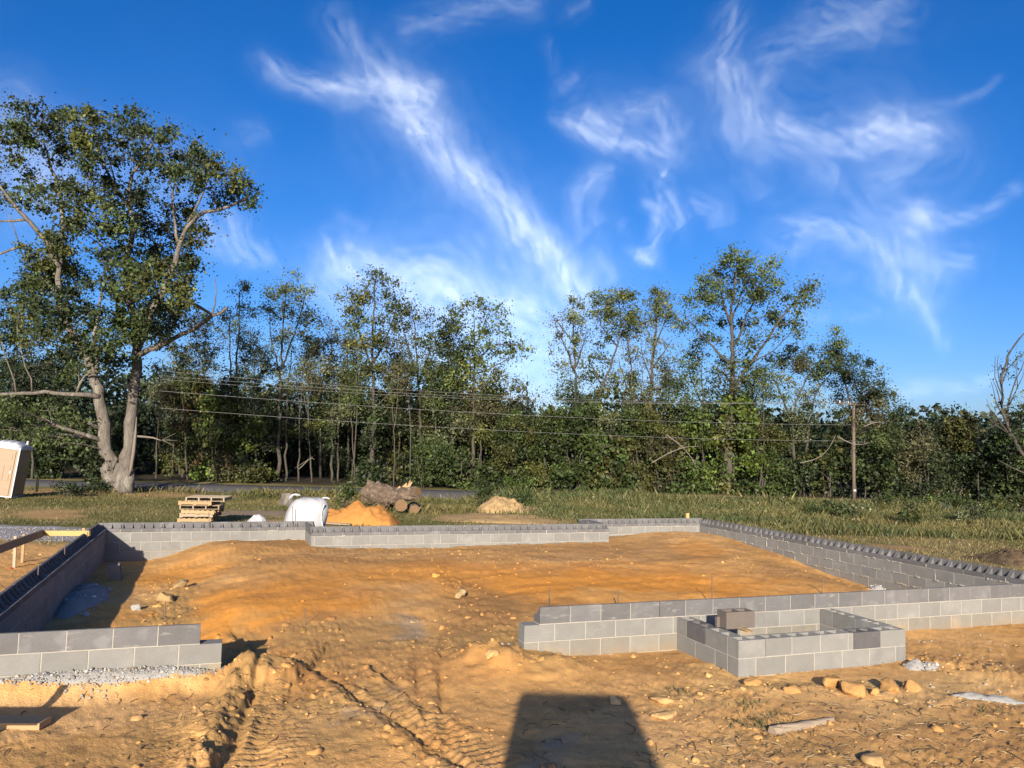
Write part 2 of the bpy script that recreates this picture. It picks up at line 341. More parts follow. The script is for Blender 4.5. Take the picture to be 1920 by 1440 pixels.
TRACKS = [  # pixel path, half width, rut depth, berm height, lug height
    ([(392, 1175), (440, 1205), (474, 1250), (452, 1330), (425, 1395), (390, 1450), (360, 1520)], .10, .09, .07, .0),
    ([(470, 1215), (505, 1280), (500, 1350), (470, 1440), (440, 1520)], .20, .02, .02, .05),
    ([(640, 1190), (600, 1228), (560, 1272), (530, 1312), (500, 1360), (480, 1450)], .09, .04, .035, .012),
    ([(790, 1195), (778, 1250), (776, 1300), (792, 1345), (800, 1420)], .07, .035, .02, .01),
    ([(838, 1180), (823, 1232), (820, 1300), (830, 1362), (850, 1430)], .06, .05, .025, .01),
    ([(590, 1255), (680, 1318), (760, 1372), (850, 1432), (930, 1500)], .09, .05, .04, .0),
    ([(690, 1240), (760, 1298), (820, 1350), (870, 1385)], .08, .02, .03, .01),
    ([(470, 1172), (520, 1212), (560, 1240)], .06, .03, .02, .0),
    ([(400, 1100), (470, 1086), (545, 1074), (640, 1064)], .12, .03, .02, .025),
    ([(560, 1150), (660, 1110), (740, 1082)], .12, .02, .02, .02),
    ([(290, 1052), (600, 1046), (950, 1052)], .2, .03, .02, .03), ([(840, 1092), (1150, 1066), (1370, 1052)], .2, .035, .03, .03), ([(420, 1068), (760, 1062), (1100, 1042), (1290, 1030)], .18, .03, .02, .03), ([(930, 1120), (1200, 1095), (1460, 1086)], .16, .025, .02, .02),
    ([(300, 1310), (330, 1360), (345, 1450), (340, 1520)], .20, .012, .01, .05),
    ([(690, 1290), (780, 1340), (870, 1400), (960, 1460)], .26, .012, .0, .045), ([(560, 1180), (700, 1170), (850, 1150)], .16, .012, .01, .03), ([(640, 1290), (560, 1350), (520, 1440)], .14, .01, .0, .04),
    ([(1330, 1420), (1450, 1400), (1600, 1372), (1780, 1335), (1930, 1300)], .16, .02, .02, .012),
]
TR_W = [(poly_w(p), *r) for p, *r in TRACKS]
BERMS = [  # loose spoil: pixel path, width, height
    ([(300, 1070), (330, 1100), (315, 1135), (300, 1165)], .30, .07),
    ([(425, 1215), (440, 1290), (400, 1370), (360, 1450)], .22, .09),
    ([(620, 1290), (700, 1350), (780, 1400), (860, 1450)], .25, .05),
    ([(820, 1075), (860, 1120), (900, 1160)], .35, .05),
    ([(930, 1180), (985, 1205), (1020, 1222)], .22, .07), ([(880, 1235), (960, 1250), (1060, 1245)], .3, .03),
    ([(1240, 1310), (1340, 1300), (1420, 1290), (1700, 1290)], .20, .05),
    ([(1740, 1240), (1830, 1250), (1930, 1262)], .45, .09),
    ([(480, 1022), (560, 1025), (700, 1034), (900, 1030), (1100, 1022), (1250, 1015)], .35, .03),
    ([(1390, 1020), (1480, 1050), (1560, 1082), (1640, 1105)], .30, .04),
]
BE_W = [(poly_w(p), *r) for p, *r in BERMS]
CM = dict(tan=(.50, .275, .092), orange=(.54, .235, .045), brown=(.32, .172, .062), pale=(.55, .35, .14), grey=(.33, .235, .14),
          rust=(.43, .20, .058), olive=(.36, .22, .082), turf=(.10, .10, .03), straw=(.24, .19, .08), dust=(.48, .295, .132), gravel=(.36, .345, .34))
CM = {k: np.array(v) * (1.0 if k in ('turf', 'straw', 'gravel') else .98) for k, v in CM.items()}
ZONES = [  # pixel centre, pixel radii, colour, strength
    (520, 1120, 230, 42, 'orange', .95), (450, 1150, 130, 25, 'orange', .9), (1150, 1095, 330, 40, 'orange', 1.0), (1450, 1100, 180, 22, 'orange', .9),
    (760, 1075, 260, 22, 'orange', .75), (1300, 1040, 60, 20, 'orange', .6), (330, 1055, 90, 18, 'orange', .7), (250, 1140, 90, 22, 'orange', .6), (600, 1150, 90, 16, 'rust', .6),
    (560, 1030, 240, 14, 'brown', .75), (1080, 1035, 220, 20, 'brown', .6), (1500, 1070, 110, 22, 'brown', .7), (1420, 1030, 80, 20, 'brown', .6),
    (320, 1115, 70, 45, 'olive', .85), (900, 1140, 90, 60, 'brown', .8), (980, 1215, 120, 45, 'olive', .75), (720, 1195, 260, 30, 'olive', .6),
    (620, 1060, 260, 12, 'brown', .5), (450, 1240, 60, 120, 'olive', .75), (640, 1330, 170, 80, 'olive', .6), (360, 1380, 110, 60, 'olive', .55),
    (755, 1180, 55, 14, 'grey', .9), (735, 1300, 50, 18, 'grey', .6), (700, 1345, 60, 14, 'grey', .8), (1090, 1395, 80, 16, 'grey', .9), (1020, 1430, 70, 14, 'grey', .6),
    (880, 1270, 120, 40, 'rust', .35), (1240, 1255, 150, 30, 'rust', .3), (150, 1330, 200, 30, 'dust', .8), (160, 1410, 220, 40, 'olive', .45),
    (520, 1240, 60, 30, 'rust', .6), (560, 1290, 50, 40, 'rust', .5), (820, 1370, 80, 30, 'rust', .6), (1400, 1270, 160, 20, 'pale', .6), (1330, 1320, 120, 30, 'pale', .5),
    (1750, 1290, 220, 40, 'pale', .55), (1300, 1390, 200, 30, 'pale', .4), (1750, 1400, 260, 40, 'brown', .5), (1600, 1420, 200, 30, 'olive', .5), (1830, 1220, 120, 24, 'tan', .6),
    (1200, 1112, 200, 12, 'pale', .35), (1500, 1098, 120, 12, 'pale', .3), (1000, 1066, 300, 8, 'rust', .6), (700, 1052, 260, 6, 'brown', .6), (1250, 1050, 140, 8, 'brown', .6), (430, 1090, 120, 8, 'brown', .5), (640, 1110, 160, 8, 'rust', .5), (1050, 1130, 120, 12, 'brown', .5), (560, 1210, 260, 40, 'brown', .35), (760, 1260, 200, 60, 'brown', .4), (850, 1340, 160, 60, 'tan', .5),
]
ZN_W = []
for zx, zy, rx, ry, cc, st in ZONES:
    zc = -0.5 if zy < 1180 else -0.58
    c0 = at_z(zx, zy, zc)[:2]; ax = at_z(zx + rx, zy, zc)[:2] - c0; ay = (at_z(zx, zy - ry, zc)[:2] - at_z(zx, zy + ry, zc)[:2]) / 2
    ZN_W.append((c0, np.linalg.inv(np.stack([ax, ay], 1)), CM[cc], st))
def dirt_mask(x, y):
    """1 on bare soil, 0 on grass."""
    hx, hy = w2h(x, y)
    wob = 1.2 * fbm(x * .22, y * .22, 3, 33)
    a = np.maximum.reduce([-(hx - (XL - 6.0)) + .0 * hx, hx - (XR + .9), hy - (YB + 1.3)])       # distance outside the worked lot
    a = np.where(hx > XR, hx - XR - 1.0 + np.maximum(hy - 3.0, -3) * .25, a)
    return ss(.9, -.5, a + wob)
def turf_patches(x, y):
    return ss(.16, .42, fbm(x * .25, y * .25, 3, 77))

# polar sheet: dense where the lot is, out to the horizon
ang = np.concatenate([np.linspace(-180, -41, 70, endpoint=False), np.linspace(-41, 41, 820, endpoint=False), np.linspace(41, 180, 70, endpoint=False)])
rr = [0.4, 2.0, 3.5, 4.6]; r_ = 5.0
while r_ < 27: rr.append(r_); r_ += min(max(.0007 * r_ * r_, .017), .10)
while r_ < 75: rr.append(r_); r_ += .012 * (r_ - 18)
while r_ < 3200: rr.append(r_); r_ *= 1.14
rr = np.array(rr); A, Rg = np.meshgrid(np.radians(ang), rr)
gx = (Rg * np.sin(A)).ravel(); gy = (Rg * np.cos(A)).ravel()
g0 = macro(gx, gy)
near = (Rg.ravel() < 30) & (np.abs(A.ravel()) < rad(48))
dm = dirt_mask(gx, gy); ghx, ghy = w2h(gx, gy)
x, y = gx[near], gy[near]
smooth_zone = np.zeros(x.shape)
for c0, inv, cc, st in ZN_W:
    if tuple(cc) in (tuple(CM['orange']), tuple(CM['grey'])):
        q = np.stack([x - c0[0], y - c0[1]]); e = inv @ q; smooth_zone = np.maximum(smooth_zone, ss(1.3, .5, np.hypot(e[0], e[1])))
lump = ss(-.15, .5, fbm(x * .55, y * .55, 3, 21)) * (1 - .75 * smooth_zone)
det = .026 * fbm(x * 1.1, y * 1.1, 3, 1) + .010 * fbm(x * 9, y * 9, 3, 3) * (1 - .4 * smooth_zone)
wx = x + .05 * fbm(x * 4, y * 4, 2, 61); wy = y + .05 * fbm(x * 4, y * 4, 2, 62)
w1 = worley(wx * 6.5, wy * 6.5, 4); w2 = worley(wx * 14, wy * 14, 6)
det += lump * (.014 * np.clip(.62 - w1, 0, 1) + .013 * np.clip(.6 - w2, 0, 1))
det += (.35 + .65 * lump) * .020 * np.clip(.6 - worley(wx * 24, wy * 24, 8), 0, 1)
crumb = vnoise(x * 38, y * 38, 18) * ss(-.2, .5, fbm(x * 1.7, y * 1.7, 3, 19)); det += .015 * crumb * (1 - .5 * smooth_zone)
w3 = worley(wx * 10 + 5, wy * 10, 23); big = ss(.25, .6, fbm(x * .9 + 4, y * .9, 3, 24)) * (1 - .8 * smooth_zone)
det += big * .026 * np.clip(.42 - w3, 0, 1) * 1.6
rutcol = np.zeros(x.shape)
for P, hw, dep, berm, lug in TR_W:
    d, S, side = poly_dist(x, y, P); d = d + .03 * fbm(x * 6, y * 6, 2, 12)
    ins = np.exp(-(d / hw) ** 4)
    det += -.22 * dep * ins + .22 * berm * np.exp(-((d - 1.35 * hw) / (.5 * hw)) ** 2) * (.55 + .9 * vnoise(x * 9, y * 9, 14))
    det += .30 * lug * ins * np.clip(np.sin(2 * math.pi * S / .115 + side * d * 9 + 1.5 * fbm(x * 2, y * 2, 2, 15)), -.3, 1); rutcol = np.maximum(rutcol, ins * min(1, dep * 14))
loose = np.zeros(x.shape)
for P, w, hgt in BE_W:
    d, S, side = poly_dist(x, y, P); g = np.exp(-(d / w) ** 2); loose = np.maximum(loose, g)
    det += .62 * g * hgt * (.30 + .75 * np.clip(.75 - worley(wx * 9, wy * 9, 41), 0, 1) + .8 * np.clip(.6 - worley(wx * 19, wy * 19, 42), 0, 1) + .5 * fbm(x * 5, y * 5, 3, 43))
for pts, up, dn_, wl, wr in (([(440, 1180), (474, 1225), (480, 1258), (458, 1325), (430, 1392), (396, 1450), (366, 1520)], .070, .03, .36, .30), ([(604, 1222), (562, 1272), (532, 1312), (506, 1350)], .022, .02, .2, .2), ([(776, 1245), (778, 1300), (794, 1350)], .018, .015, .15, .15),
                             ([(822, 1228), (821, 1300), (832, 1365)], .022, .018, .15, .15), ([(596, 1262), (680, 1322), (760, 1375), (850, 1436)], .020, .014, .2, .22), ([(690, 1250), (762, 1304), (825, 1352)], .016, .012, .15, .18)):
    d, S, side = poly_dist(x, y, poly_w(pts)); sd_ = side * d + .035 * fbm(x * 5, y * 5, 3, 16) + .02 * fbm(x * 14, y * 14, 2, 17); st_ = ss(-.025, .03, sd_)
    dd_ = np.abs(sd_); vr = (.35 + .9 * vnoise(x * 4, y * 4, 13)) * (.25 + 1.0 * ss(.25, .6, vnoise(x * 2.3, y * 2.3, 20)))
    det += (1 - st_) * up * vr * np.exp(-(dd_ / wl) ** 2) - st_ * vr * dn_ * np.exp(-(dd_ / wr) ** 2)
inr = (ghx[near] > XL + .3) & (ghx[near] < XR - .3) & (ghy[near] > .4)
det += inr * (.020 * fbm(x * 3.1, y * 3.1, 4, 111, .6) + .016 * np.clip(.55 - worley(wx * 4.2, wy * 4.2, 112), 0, 1) * lump)
# keep the soil rough but below the wall tops; fade the relief on grass
gd = np.zeros(gx.shape); gd[near] = det * mix(.45, 1.0, dm[near])
far = ~near
gd[far] = .03 * fbm(gx[far] * .8, gy[far] * .8, 2, 2)
G = g0 + gd
# colours
def soil_colour(x, y):
    n1 = fbm(x * .8, y * .8, 4, 51); n2 = fbm(x * 3.2, y * 3.2, 3, 52)
    c = mix(CM['tan'], CM['dust'], np.clip(.30 + .6 * n1, 0, 1)[:, None])
    c = mix(c, CM['brown'], (.55 * ss(.05, .6, fbm(x * 1.5 + 9, y * 1.5, 4, 53)))[:, None])
    ux = x + .45 * fbm(x * 1.3, y * 1.3, 3, 55) + .1 * n2; uy = y + .7 * fbm(x * 1.3, y * 1.3, 3, 56) + .14 * n2
    for c0, inv, cc, st in ZN_W:
        e0 = inv[0, 0] * (ux - c0[0]) + inv[0, 1] * (uy - c0[1]); e1 = inv[1, 0] * (ux - c0[0]) + inv[1, 1] * (uy - c0[1])
        c = mix(c, cc, (st * ss(1.25, .45, np.hypot(e0, e1)))[:, None])
    return c * (1 + .16 * n2)[:, None]
gc = np.zeros((len(gx), 3)); gc[near] = soil_colour(x, y) * (1 - .12 * rutcol)[:, None] * (1 - .18 * loose * vnoise(x * 5, y * 5, 71))[:, None]
gc[far] = CM['tan']
turf = mix(CM['turf'], CM['straw'], (.25 + .75 * ss(-.3, .5, fbm(gx * .35, gy * .35, 3, 81)))[:, None])
dry = ss(2.6, .3, ghx - XR) * (ghx > XR) * (gy < 30)
turf = mix(turf, CM['straw'], dry[:, None])
bare = turf_patches(gx, gy) * (gy < 41) * .75
turf = mix(turf, CM['dust'] * .75, bare[:, None])
gc = mix(turf, gc, dm[:, None])
gp = at_z(60, 995, -.55)                      # gravel drive at the left
gm = ss(1.0, .5, np.hypot((gx - gp[0] + 1.5) / 3.4, (gy - gp[1] - .6) / 2.6) + .25 * fbm(gx * 1.5, gy * 1.5, 3, 83))
gc = mix(gc, CM['gravel'], gm[:, None])
litter_shade = ss(50.2, 53.0, gy + .6 * fbm(gx * .4, gy * .4, 3, 85)) * (gy < 130); gc = mix(gc, np.array([.045, .036, .022]), litter_shade[:, None])   # leaf litter under the trees, darkened to paint in the hollow's shade
nr, na = len(rr), len(ang)
idx = np.arange(nr * na).reshape(nr, na)
q = np.stack([idx[:-1], np.roll(idx[:-1], -1, 1), np.roll(idx[1:], -1, 1), idx[1:]], -1).reshape(-1, 4)
ground = obj('ground', np_mesh('ground', np.stack([gx, gy, G], 1), q[:, ::-1], MAT['ground'], gc, smooth=True))
tag(ground, 'bare orange clay lot running into rough grass', kind='structure')
def soil_z(xx, yy):
    """Height of the built sheet at a point (bilinear on the polar grid)."""
    r0 = math.hypot(xx, yy); a0 = math.degrees(math.atan2(xx, yy))
    i = int(np.clip(np.searchsorted(rr, r0) - 1, 0, nr - 2)); j = int(np.clip(np.searchsorted(ang, a0) - 1, 0, na - 2))
    Z = G.reshape(nr, na); t = np.clip((r0 - rr[i]) / (rr[i + 1] - rr[i]), 0, 1); s = np.clip((a0 - ang[j]) / (ang[j + 1] - ang[j]), 0, 1)
    return float((Z[i, j] * (1 - s) + Z[i, j + 1] * s) * (1 - t) + (Z[i + 1, j] * (1 - s) + Z[i + 1, j + 1] * s) * t)
def soil_zv(X, Y):
    r0 = np.hypot(X, Y); a0 = np.degrees(np.arctan2(X, Y))
    i = np.clip(np.searchsorted(rr, r0) - 1, 0, nr - 2); j = np.clip(np.searchsorted(ang, a0) - 1, 0, na - 2)
    Z = G.reshape(nr, na); t = np.clip((r0 - rr[i]) / (rr[i + 1] - rr[i]), 0, 1); s = np.clip((a0 - ang[j]) / (ang[j + 1] - ang[j]), 0, 1)
    return (Z[i, j] * (1 - s) + Z[i, j + 1] * s) * (1 - t) + (Z[i + 1, j] * (1 - s) + Z[i + 1, j + 1] * s) * t

# road behind the field
xs = np.linspace(-120, 140, 200); RD0, RD1 = 43.6, 49.2
cross = np.array([RD0, RD0 + .35, 46.4, RD1 - .35, RD1])
zc = np.array([-1.12, -.93, -.88, -.93, -1.12])
V = np.array([(a, b + .012 * (a) + .25 * math.sin(a * .05), zz) for a in xs for b, zz in zip(cross, zc)]); k = len(cross)
Fq = [(i * k + j, (i + 1) * k + j, (i + 1) * k + j + 1, i * k + j + 1) for i in range(len(xs) - 1) for j in range(k - 1)]
tag(obj('road', np_mesh('road', V, Fq, MAT['asphalt'], smooth=True)), 'grey country road running past the lot', kind='structure')

# ------------------------------------------------------------------ cirrus: a thin sheet high above the far field
STROKES = [  # (pixel path, width start, width end, strength)
    ([(500, 120), (590, 150), (690, 165), (790, 172)], 20, 34, .62), ([(640, 30), (675, 110), (740, 175), (800, 215)], 26, 40, .55),
    ([(560, 160), (660, 140), (740, 150), (830, 160)], 14, 14, .45), ([(700, 100), (760, 165), (790, 220)], 24, 26, .5),
    ([(750, 235), (800, 240), (835, 235)], 26, 22, .75), ([(770, 225), (850, 315), (920, 385), (1000, 455), (1060, 515), (1112, 565)], 34, 20, .9),
    ([(760, 230), (850, 330), (930, 400), (1010, 480), (1080, 550)], 80, 44, .26), ([(830, 290), (900, 350)], 20, 26, .4), ([(950, 390), (1000, 430), (1050, 490)], 20, 14, .5),
    ([(755, 62), (830, 42), (930, 12), (1000, -15)], 20, 30, .36), ([(1040, 240), (1100, 268), (1165, 288), (1275, 292)], 14, 18, .75), ([(1085, 232), (1150, 272)], 22, 30, .75),
    ([(1175, 222), (1240, 208), (1282, 275)], 20, 22, .42), ([(1150, 240), (1240, 260)], 60, 60, .28), ([(1050, 180), (1080, 150)], 20, 14, .2), ([(1010, 80), (1030, 150)], 10, 8, .18),
    ([(1085, 352), (1140, 336)], 18, 14, .42), ([(1082, 352), (1092, 400), (1112, 445)], 20, 24, .42), ([(1236, 330), (1242, 334)], 15, 15, .75), ([(1228, 368), (1255, 402), (1278, 425)], 22, 20, .72),
    ([(1190, 400), (1240, 400)], 8, 16, .4), ([(1224, 418), (1216, 470), (1196, 490)], 11, 11, .62), ([(1178, 484), (1222, 492)], 12, 10, .7), ([(1300, 375), (1345, 362), (1362, 405)], 20, 18, .32),
    ([(1150, 440), (1165, 450)], 12, 12, .25), ([(1120, 480), (1150, 530)], 14, 10, .3),
    ([(1375, 10), (1362, 80), (1332, 130), (1390, 190), (1440, 240), (1480, 255)], 20, 30, .58), ([(1325, 140), (1368, 210), (1410, 262)], 30, 22, .45), ([(1410, 170), (1450, 115), (1500, 74), (1600, 50), (1710, 15)], 18, 40, .38),
    ([(1545, 20), (1650, 62)], 34, 30, .4), ([(1450, 246), (1540, 252), (1640, 248), (1700, 240), (1765, 226)], 22, 24, .72), ([(1635, 255), (1705, 232)], 26, 24, .55), ([(1480, 195), (1472, 235)], 12, 16, .5),
    ([(1430, 220), (1740, 270)], 90, 80, .26), ([(1500, 300), (1570, 335)], 24, 20, .36), ([(1755, 240), (1705, 300), (1640, 350)], 26, 20, .32), ([(1750, 200), (1880, 132)], 9, 6, .3), ([(1400, 300), (1430, 360)], 22, 14, .22),
    ([(1450, 430), (1550, 420), (1622, 452), (1672, 505), (1692, 575)], 22, 26, .62), ([(1690, 395), (1760, 396), (1850, 384), (1925, 362)], 16, 8, .55), ([(1690, 425), (1745, 400)], 20, 18, .55), ([(1718, 378), (1748, 366)], 14, 12, .42),
    ([(1700, 462), (1770, 482), (1835, 455)], 24, 20, .4), ([(1600, 350), (1680, 400), (1722, 470), (1735, 585)], 40, 34, .3), ([(1712, 545), (1748, 600), (1770, 645)], 13, 9, .5), ([(1540, 480), (1680, 500)], 100, 90, .24), ([(1600, 590), (1640, 600)], 9, 9, .3),
    ([(612, 455), (680, 497), (765, 512), (860, 540), (940, 562), (1020, 605)], 22, 34, .62), ([(600, 455), (660, 500)], 9, 16, .45), ([(800, 575), (960, 625)], 90, 120, .72), ([(640, 520), (780, 560)], 50, 70, .34), ([(945, 545), (992, 552)], 16, 14, .42), ([(575, 480), (660, 545)], 18, 22, .36),
    ([(380, 405), (440, 445), (505, 505)], 24, 22, .5), ([(400, 450), (470, 490)], 26, 20, .3), ([(435, 258), (505, 240)], 18, 16, .22), ([(0, 250), (70, 330)], 60, 60, .8), ([(130, 320), (300, 350)], 80, 80, .42), ([(560, 515), (640, 580)], 26, 26, .3),
    ([(620, 400), (700, 440)], 14, 12, .18), ([(1630, 727), (1760, 722), (1880, 702)], 14, 10, .35), ([(860, 680), (1100, 710)], 90, 100, .5), ([(1500, 560), (1560, 600)], 14, 12, .25), ([(1050, 30), (1100, 0)], 14, 10, .2),
]
caz = np.concatenate([np.linspace(-78, -34.5, 30, endpoint=False), np.linspace(-34.5, 34.5, 480, endpoint=False), np.linspace(34.5, 78, 31)])
cel = np.concatenate([np.linspace(.6, 34, 240, endpoint=False), np.linspace(34, 62, 24)])
CA, CE = np.meshgrid(np.radians(caz), np.radians(cel)); CA = CA.ravel(); CE = CE.ravel()
cd = np.stack([np.sin(CA) * np.cos(CE), np.cos(CA) * np.cos(CE), np.sin(CE)], 1)
dep = np.maximum(cd @ AX_F, .08)
cpx = 960 + F * (cd @ AX_R) / dep; cpy = 720 - F * (cd @ AX_U) / dep
wpx = cpx + 26 * fbm(cpx / 150, cpy / 150, 2, 301) + 7 * fbm(cpx / 40, cpy / 40, 3, 303)
wpy = cpy + 26 * fbm(cpx / 150, cpy / 150, 2, 302) + 7 * fbm(cpx / 40, cpy / 40, 3, 304)
den = np.zeros(len(cpx))
for pts, w0, w1_, st in STROKES:
    P = np.array(pts, float); mxw = max(w0, w1_) * 3 + 60
    k = (wpx > P[:, 0].min() - mxw) & (wpx < P[:, 0].max() + mxw) & (wpy > P[:, 1].min() - mxw) & (wpy < P[:, 1].max() + mxw)
    d, S, side = poly_dist(wpx[k], wpy[k], P); tot = np.sum(np.hypot(*np.diff(P, axis=0).T)); t = S / tot
    w = mix(w0, w1_, t) * 1.35; big = max(w0, w1_) > 50
    sd = side * d
    fib = .75 * fbm((S + sd) / 90, (sd - .5 * S) / 11, 4, int(P[0, 0]) + 7, .62) + .5 * fbm(S / 110, sd / 14, 3, int(P[0, 0]) + 9)   # combed fibres
    ends = ss(0, .18, t + .08) * ss(1.0, .85, t - .05)
    den[k] += st * np.exp(-(d / w) ** 2) * (1 if big else ends) * np.clip(.60 + (.45 if big else .85) * fib, .0, 1.35)
outside = np.maximum(ss(2050, 2500, cpx), np.maximum(ss(-120, -600, cpx), ss(-60, -500, cpy)))
den += outside * np.clip(fbm(cpx / 260 + fbm(cpx / 160, cpy / 160, 2, 9), cpy / 150, 4, 311) - .1, 0, 1) * .8
den *= .86 + .26 * fbm(wpx / 22, wpy / 22, 4, 320)
den += .018 * np.clip(fbm(cpx / 300, cpy / 170, 4, 330) + .2, 0, 1)
den = np.clip(den, 0, 1.2)
cm_, cn, cl = new_mat('cirrus')
co = cn.new('ShaderNodeOutputMaterial'); ct = cn.new('ShaderNodeBsdfTransparent'); cdif = cn.new('ShaderNodeBsdfDiffuse'); cmx = cn.new('ShaderNodeMixShader')
ca_ = cn.new('ShaderNodeAttribute'); ca_.attribute_name = 'Col'; cmul = cn.new('ShaderNodeMath'); cmul.operation = 'MULTIPLY'; cmul.inputs[1].default_value = 0.235; cmul.use_clamp = True
cdif.inputs[0].default_value = (.74, .86, .98, 1)
cl.new(ca_.outputs['Fac'], cmul.inputs[0]); cl.new(cmul.outputs[0], cmx.inputs[0]); cl.new(ct.outputs[0], cmx.inputs[1]); cl.new(cdif.outputs[0], cmx.inputs[2]); cl.new(cmx.outputs[0], co.inputs[0])
na_, ne_ = len(caz), len(cel); ci = np.arange(na_ * ne_).reshape(ne_, na_)
cq = np.stack([ci[:-1, :-1], ci[:-1, 1:], ci[1:, 1:], ci[1:, :-1]], -1).reshape(-1, 4)
clouds = obj('cirrus_clouds', np_mesh('cirrus_clouds', cd * 4200, cq, cm_, np.repeat(den[:, None], 3, 1), smooth=True))
tag(clouds, 'thin white wisps of cirrus across the blue sky', kind='stuff')
clouds.visible_shadow = True

# ------------------------------------------------------------------ block walls
BL, BH, BT, JT = .4064, .2032, .194, .0096
def solid_block(name, mat):
    b = bmesh.new(); bmesh.ops.create_cube(b, size=1)
    for v in b.verts: v.co = Vector(((v.co.x + .5) * (BL - JT), (v.co.y + .5) * BT, (v.co.z - .5) * (BH - JT)))
    bmesh.ops.bevel(b, geom=b.edges[:], offset=.004, segments=1, affect='EDGES')
    me = bpy.data.meshes.new(name); b.to_mesh(me); b.free(); me.materials.append(mat); return me
def header_block(name, mat):
    """Tall thin outer shell, low inner shell, three webs that slope down between them."""
    m = MB(); L = BL - JT; h = BH - JT; lo = .082
    m.box((L / 2, .019, -h / 2), (L, .038, h)); m.box((L / 2, BT - .021, -h + lo / 2), (L, .042, lo))
    for x0, x1 in ((0.0015, .034), (L / 2 - .018, L / 2 + .018), (L - .034, L - .0015)):
        y0, y1, y2 = .038, .118, BT - .042
        prof = [(y0, -h + .001), (y2, -h + .001), (y2, -h + lo - .004), (y1, -h + lo + .004), (y0, -.012)]
        n = len(prof); v = [(x, a, b) for x in (x0, x1) for a, b in prof]
        m.add(v, [tuple(range(n))[::-1], tuple(range(n, 2 * n))] + [(i, (i + 1) % n, (i + 1) % n + n, i + n) for i in range(n)])
    return m.mesh(name, mat)
def core_block(name, mat, h=BH - JT):
    """Two-core block, open on top."""
    m = MB(); L = BL - JT; tsh = .032
    m.box((L / 2, tsh / 2, -h / 2), (L, tsh, h)); m.box((L / 2, BT - tsh / 2, -h / 2), (L, tsh, h))
    for x0, w in ((0.0005, .032), (L / 2 - .016, .032), (L - .0325, .032)):
        m.box((x0 + w / 2, BT / 2, -h / 2 - .001), (w, BT - 2 * tsh, h - .002))
    return m.mesh(name, mat)
ME_S = {k: solid_block('block_' + k, MAT[k]) for k in ('block_new', 'block_old', 'block_dark', 'block_base')}
ME_H = header_block('header_block', MAT['block_new'])
ME_C = {k: core_block('core_' + k, MAT[k]) for k in ('block_new', 'block_old', 'block_dark', 'block_brown')}
class Wall:
    def __init__(s, label, at, group='concrete block foundation walls'):
        s.o = h2w(*at); s.root = thing('block_wall', label, 'block wall', s.o, group); s.m = MB()
    def run(s, start, dirn, length, courses, squeeze=0.0):
        """dirn: angle in the house frame; inner side lies to the left of it. courses: (kind, z_top, joint phase, from, to)."""
        a = dirn + YAW; R_ = rotz(a); p0 = h2w(*start)
        for kind, zt, ph, c0, c1 in courses:
            js = [c0] + [ph + k * BL for k in range(-2, int(length / BL) + 4) if c0 + .06 < ph + k * BL < c1 - .06] + [c1]
            for u, w in zip(js[:-1], js[1:]):
                me = {'H': ME_H, 'N': ME_S['block_new'], 'O': ME_S['block_old'], 'D': ME_S['block_dark'], 'B': ME_S['block_base'], 'C': ME_C['block_old'], 'CD': ME_C['block_dark']}[kind]
                b = obj('block', me, s.root); l = p0 + R_ @ np.array([u + JT / 2, 0, zt]) - s.o
                b.location = Vector(l + R_ @ np.array([0, rng.normal(0, .0012), rng.normal(0, .001)])); b.rotation_euler = (rng.normal(0, .002), 0, a + rng.normal(0, .0015))
                b.scale.x = (w - u - JT) / (BL - JT)
                # head joint
                hgt = BH - JT
                def jbox(x, y0, y1, z0, z1, t=JT + .001):
                    s.m.box(p0 + R_ @ np.array([x, (y0 + y1) / 2, (z0 + z1) / 2]) - s.o, (t, y1 - y0, z1 - z0), a)
                if w < c1 - .001:
                    if kind == 'H':
                        jbox(w, .003, .038, zt - hgt, zt - .004); jbox(w, .038, BT - .003, zt - hgt, zt - hgt + .078)
                    else: jbox(w, .0025, BT - .0025, zt - hgt, zt)
                if squeeze and rng.random() < squeeze * .7:
                    jbox(w, BT - .004, BT + rng.uniform(.004, .014), zt - hgt, zt - hgt + rng.uniform(.05, .14 if kind != 'H' else .075), rng.uniform(.012, .022))
            # bed joint under this course
            zb = zt - BH + JT / 2
            s.m.box(p0 + R_ @ np.array([(c0 + c1) / 2, BT / 2, zb]) - s.o, (c1 - c0 - .004, BT - .005, JT + .001), a)
            u = c0
            while squeeze and u < c1 - .3:
                L = rng.uniform(.05, .30)
                if rng.random() < squeeze:
                    n = max(2, int(L / .05)); pts = [p0 + R_ @ np.array([u + L * i / n, BT + .001, zb + rng.normal(0, .004)]) - s.o for i in range(n + 1)]
                    s.m.tube(pts, rng.uniform(.009, .021, n + 1), 5)
                u += L + rng.uniform(.02, .3)
    def done(s): s.m.build('mortar', MAT['mortar'], s.root)
def cs(kinds, ph0, c0, c1, half=BL / 2):
    return [(k, -i * BH, ph0 + (half if i % 2 else 0), c0, c1) for i, k in enumerate(kinds)]
W = Wall('short front wall stub of two grey courses at the left of the dirt gap', (XL, 0, -.6))
o = -XL
W.run((XL, 0), 0, 3, [('H', 0, .1935 + o, 0, 1.815 + o), ('O', -BH, .395 + o, 0, 2.03 + o), ('B', -2 * BH, .1935 + o, 0, 2.03 + o)]); W.done()
W = Wall('long front wall that the square block pier is built against', (5.36, 0, -.6))
W.run((0, 0), 0, 15, [('H', 0, 5.547, 5.553, 7.175), ('H', 0, 7.556, 7.175, XR), ('O', -BH, 5.75, 5.36, XR), ('B', -2 * BH, 5.547, 5.36, XR), ('B', -3 * BH, 5.75, 5.36, XR)]); W.done()
W = Wall('shaded left wall with zigzag header blocks along its top', (XL, YB, -.6))
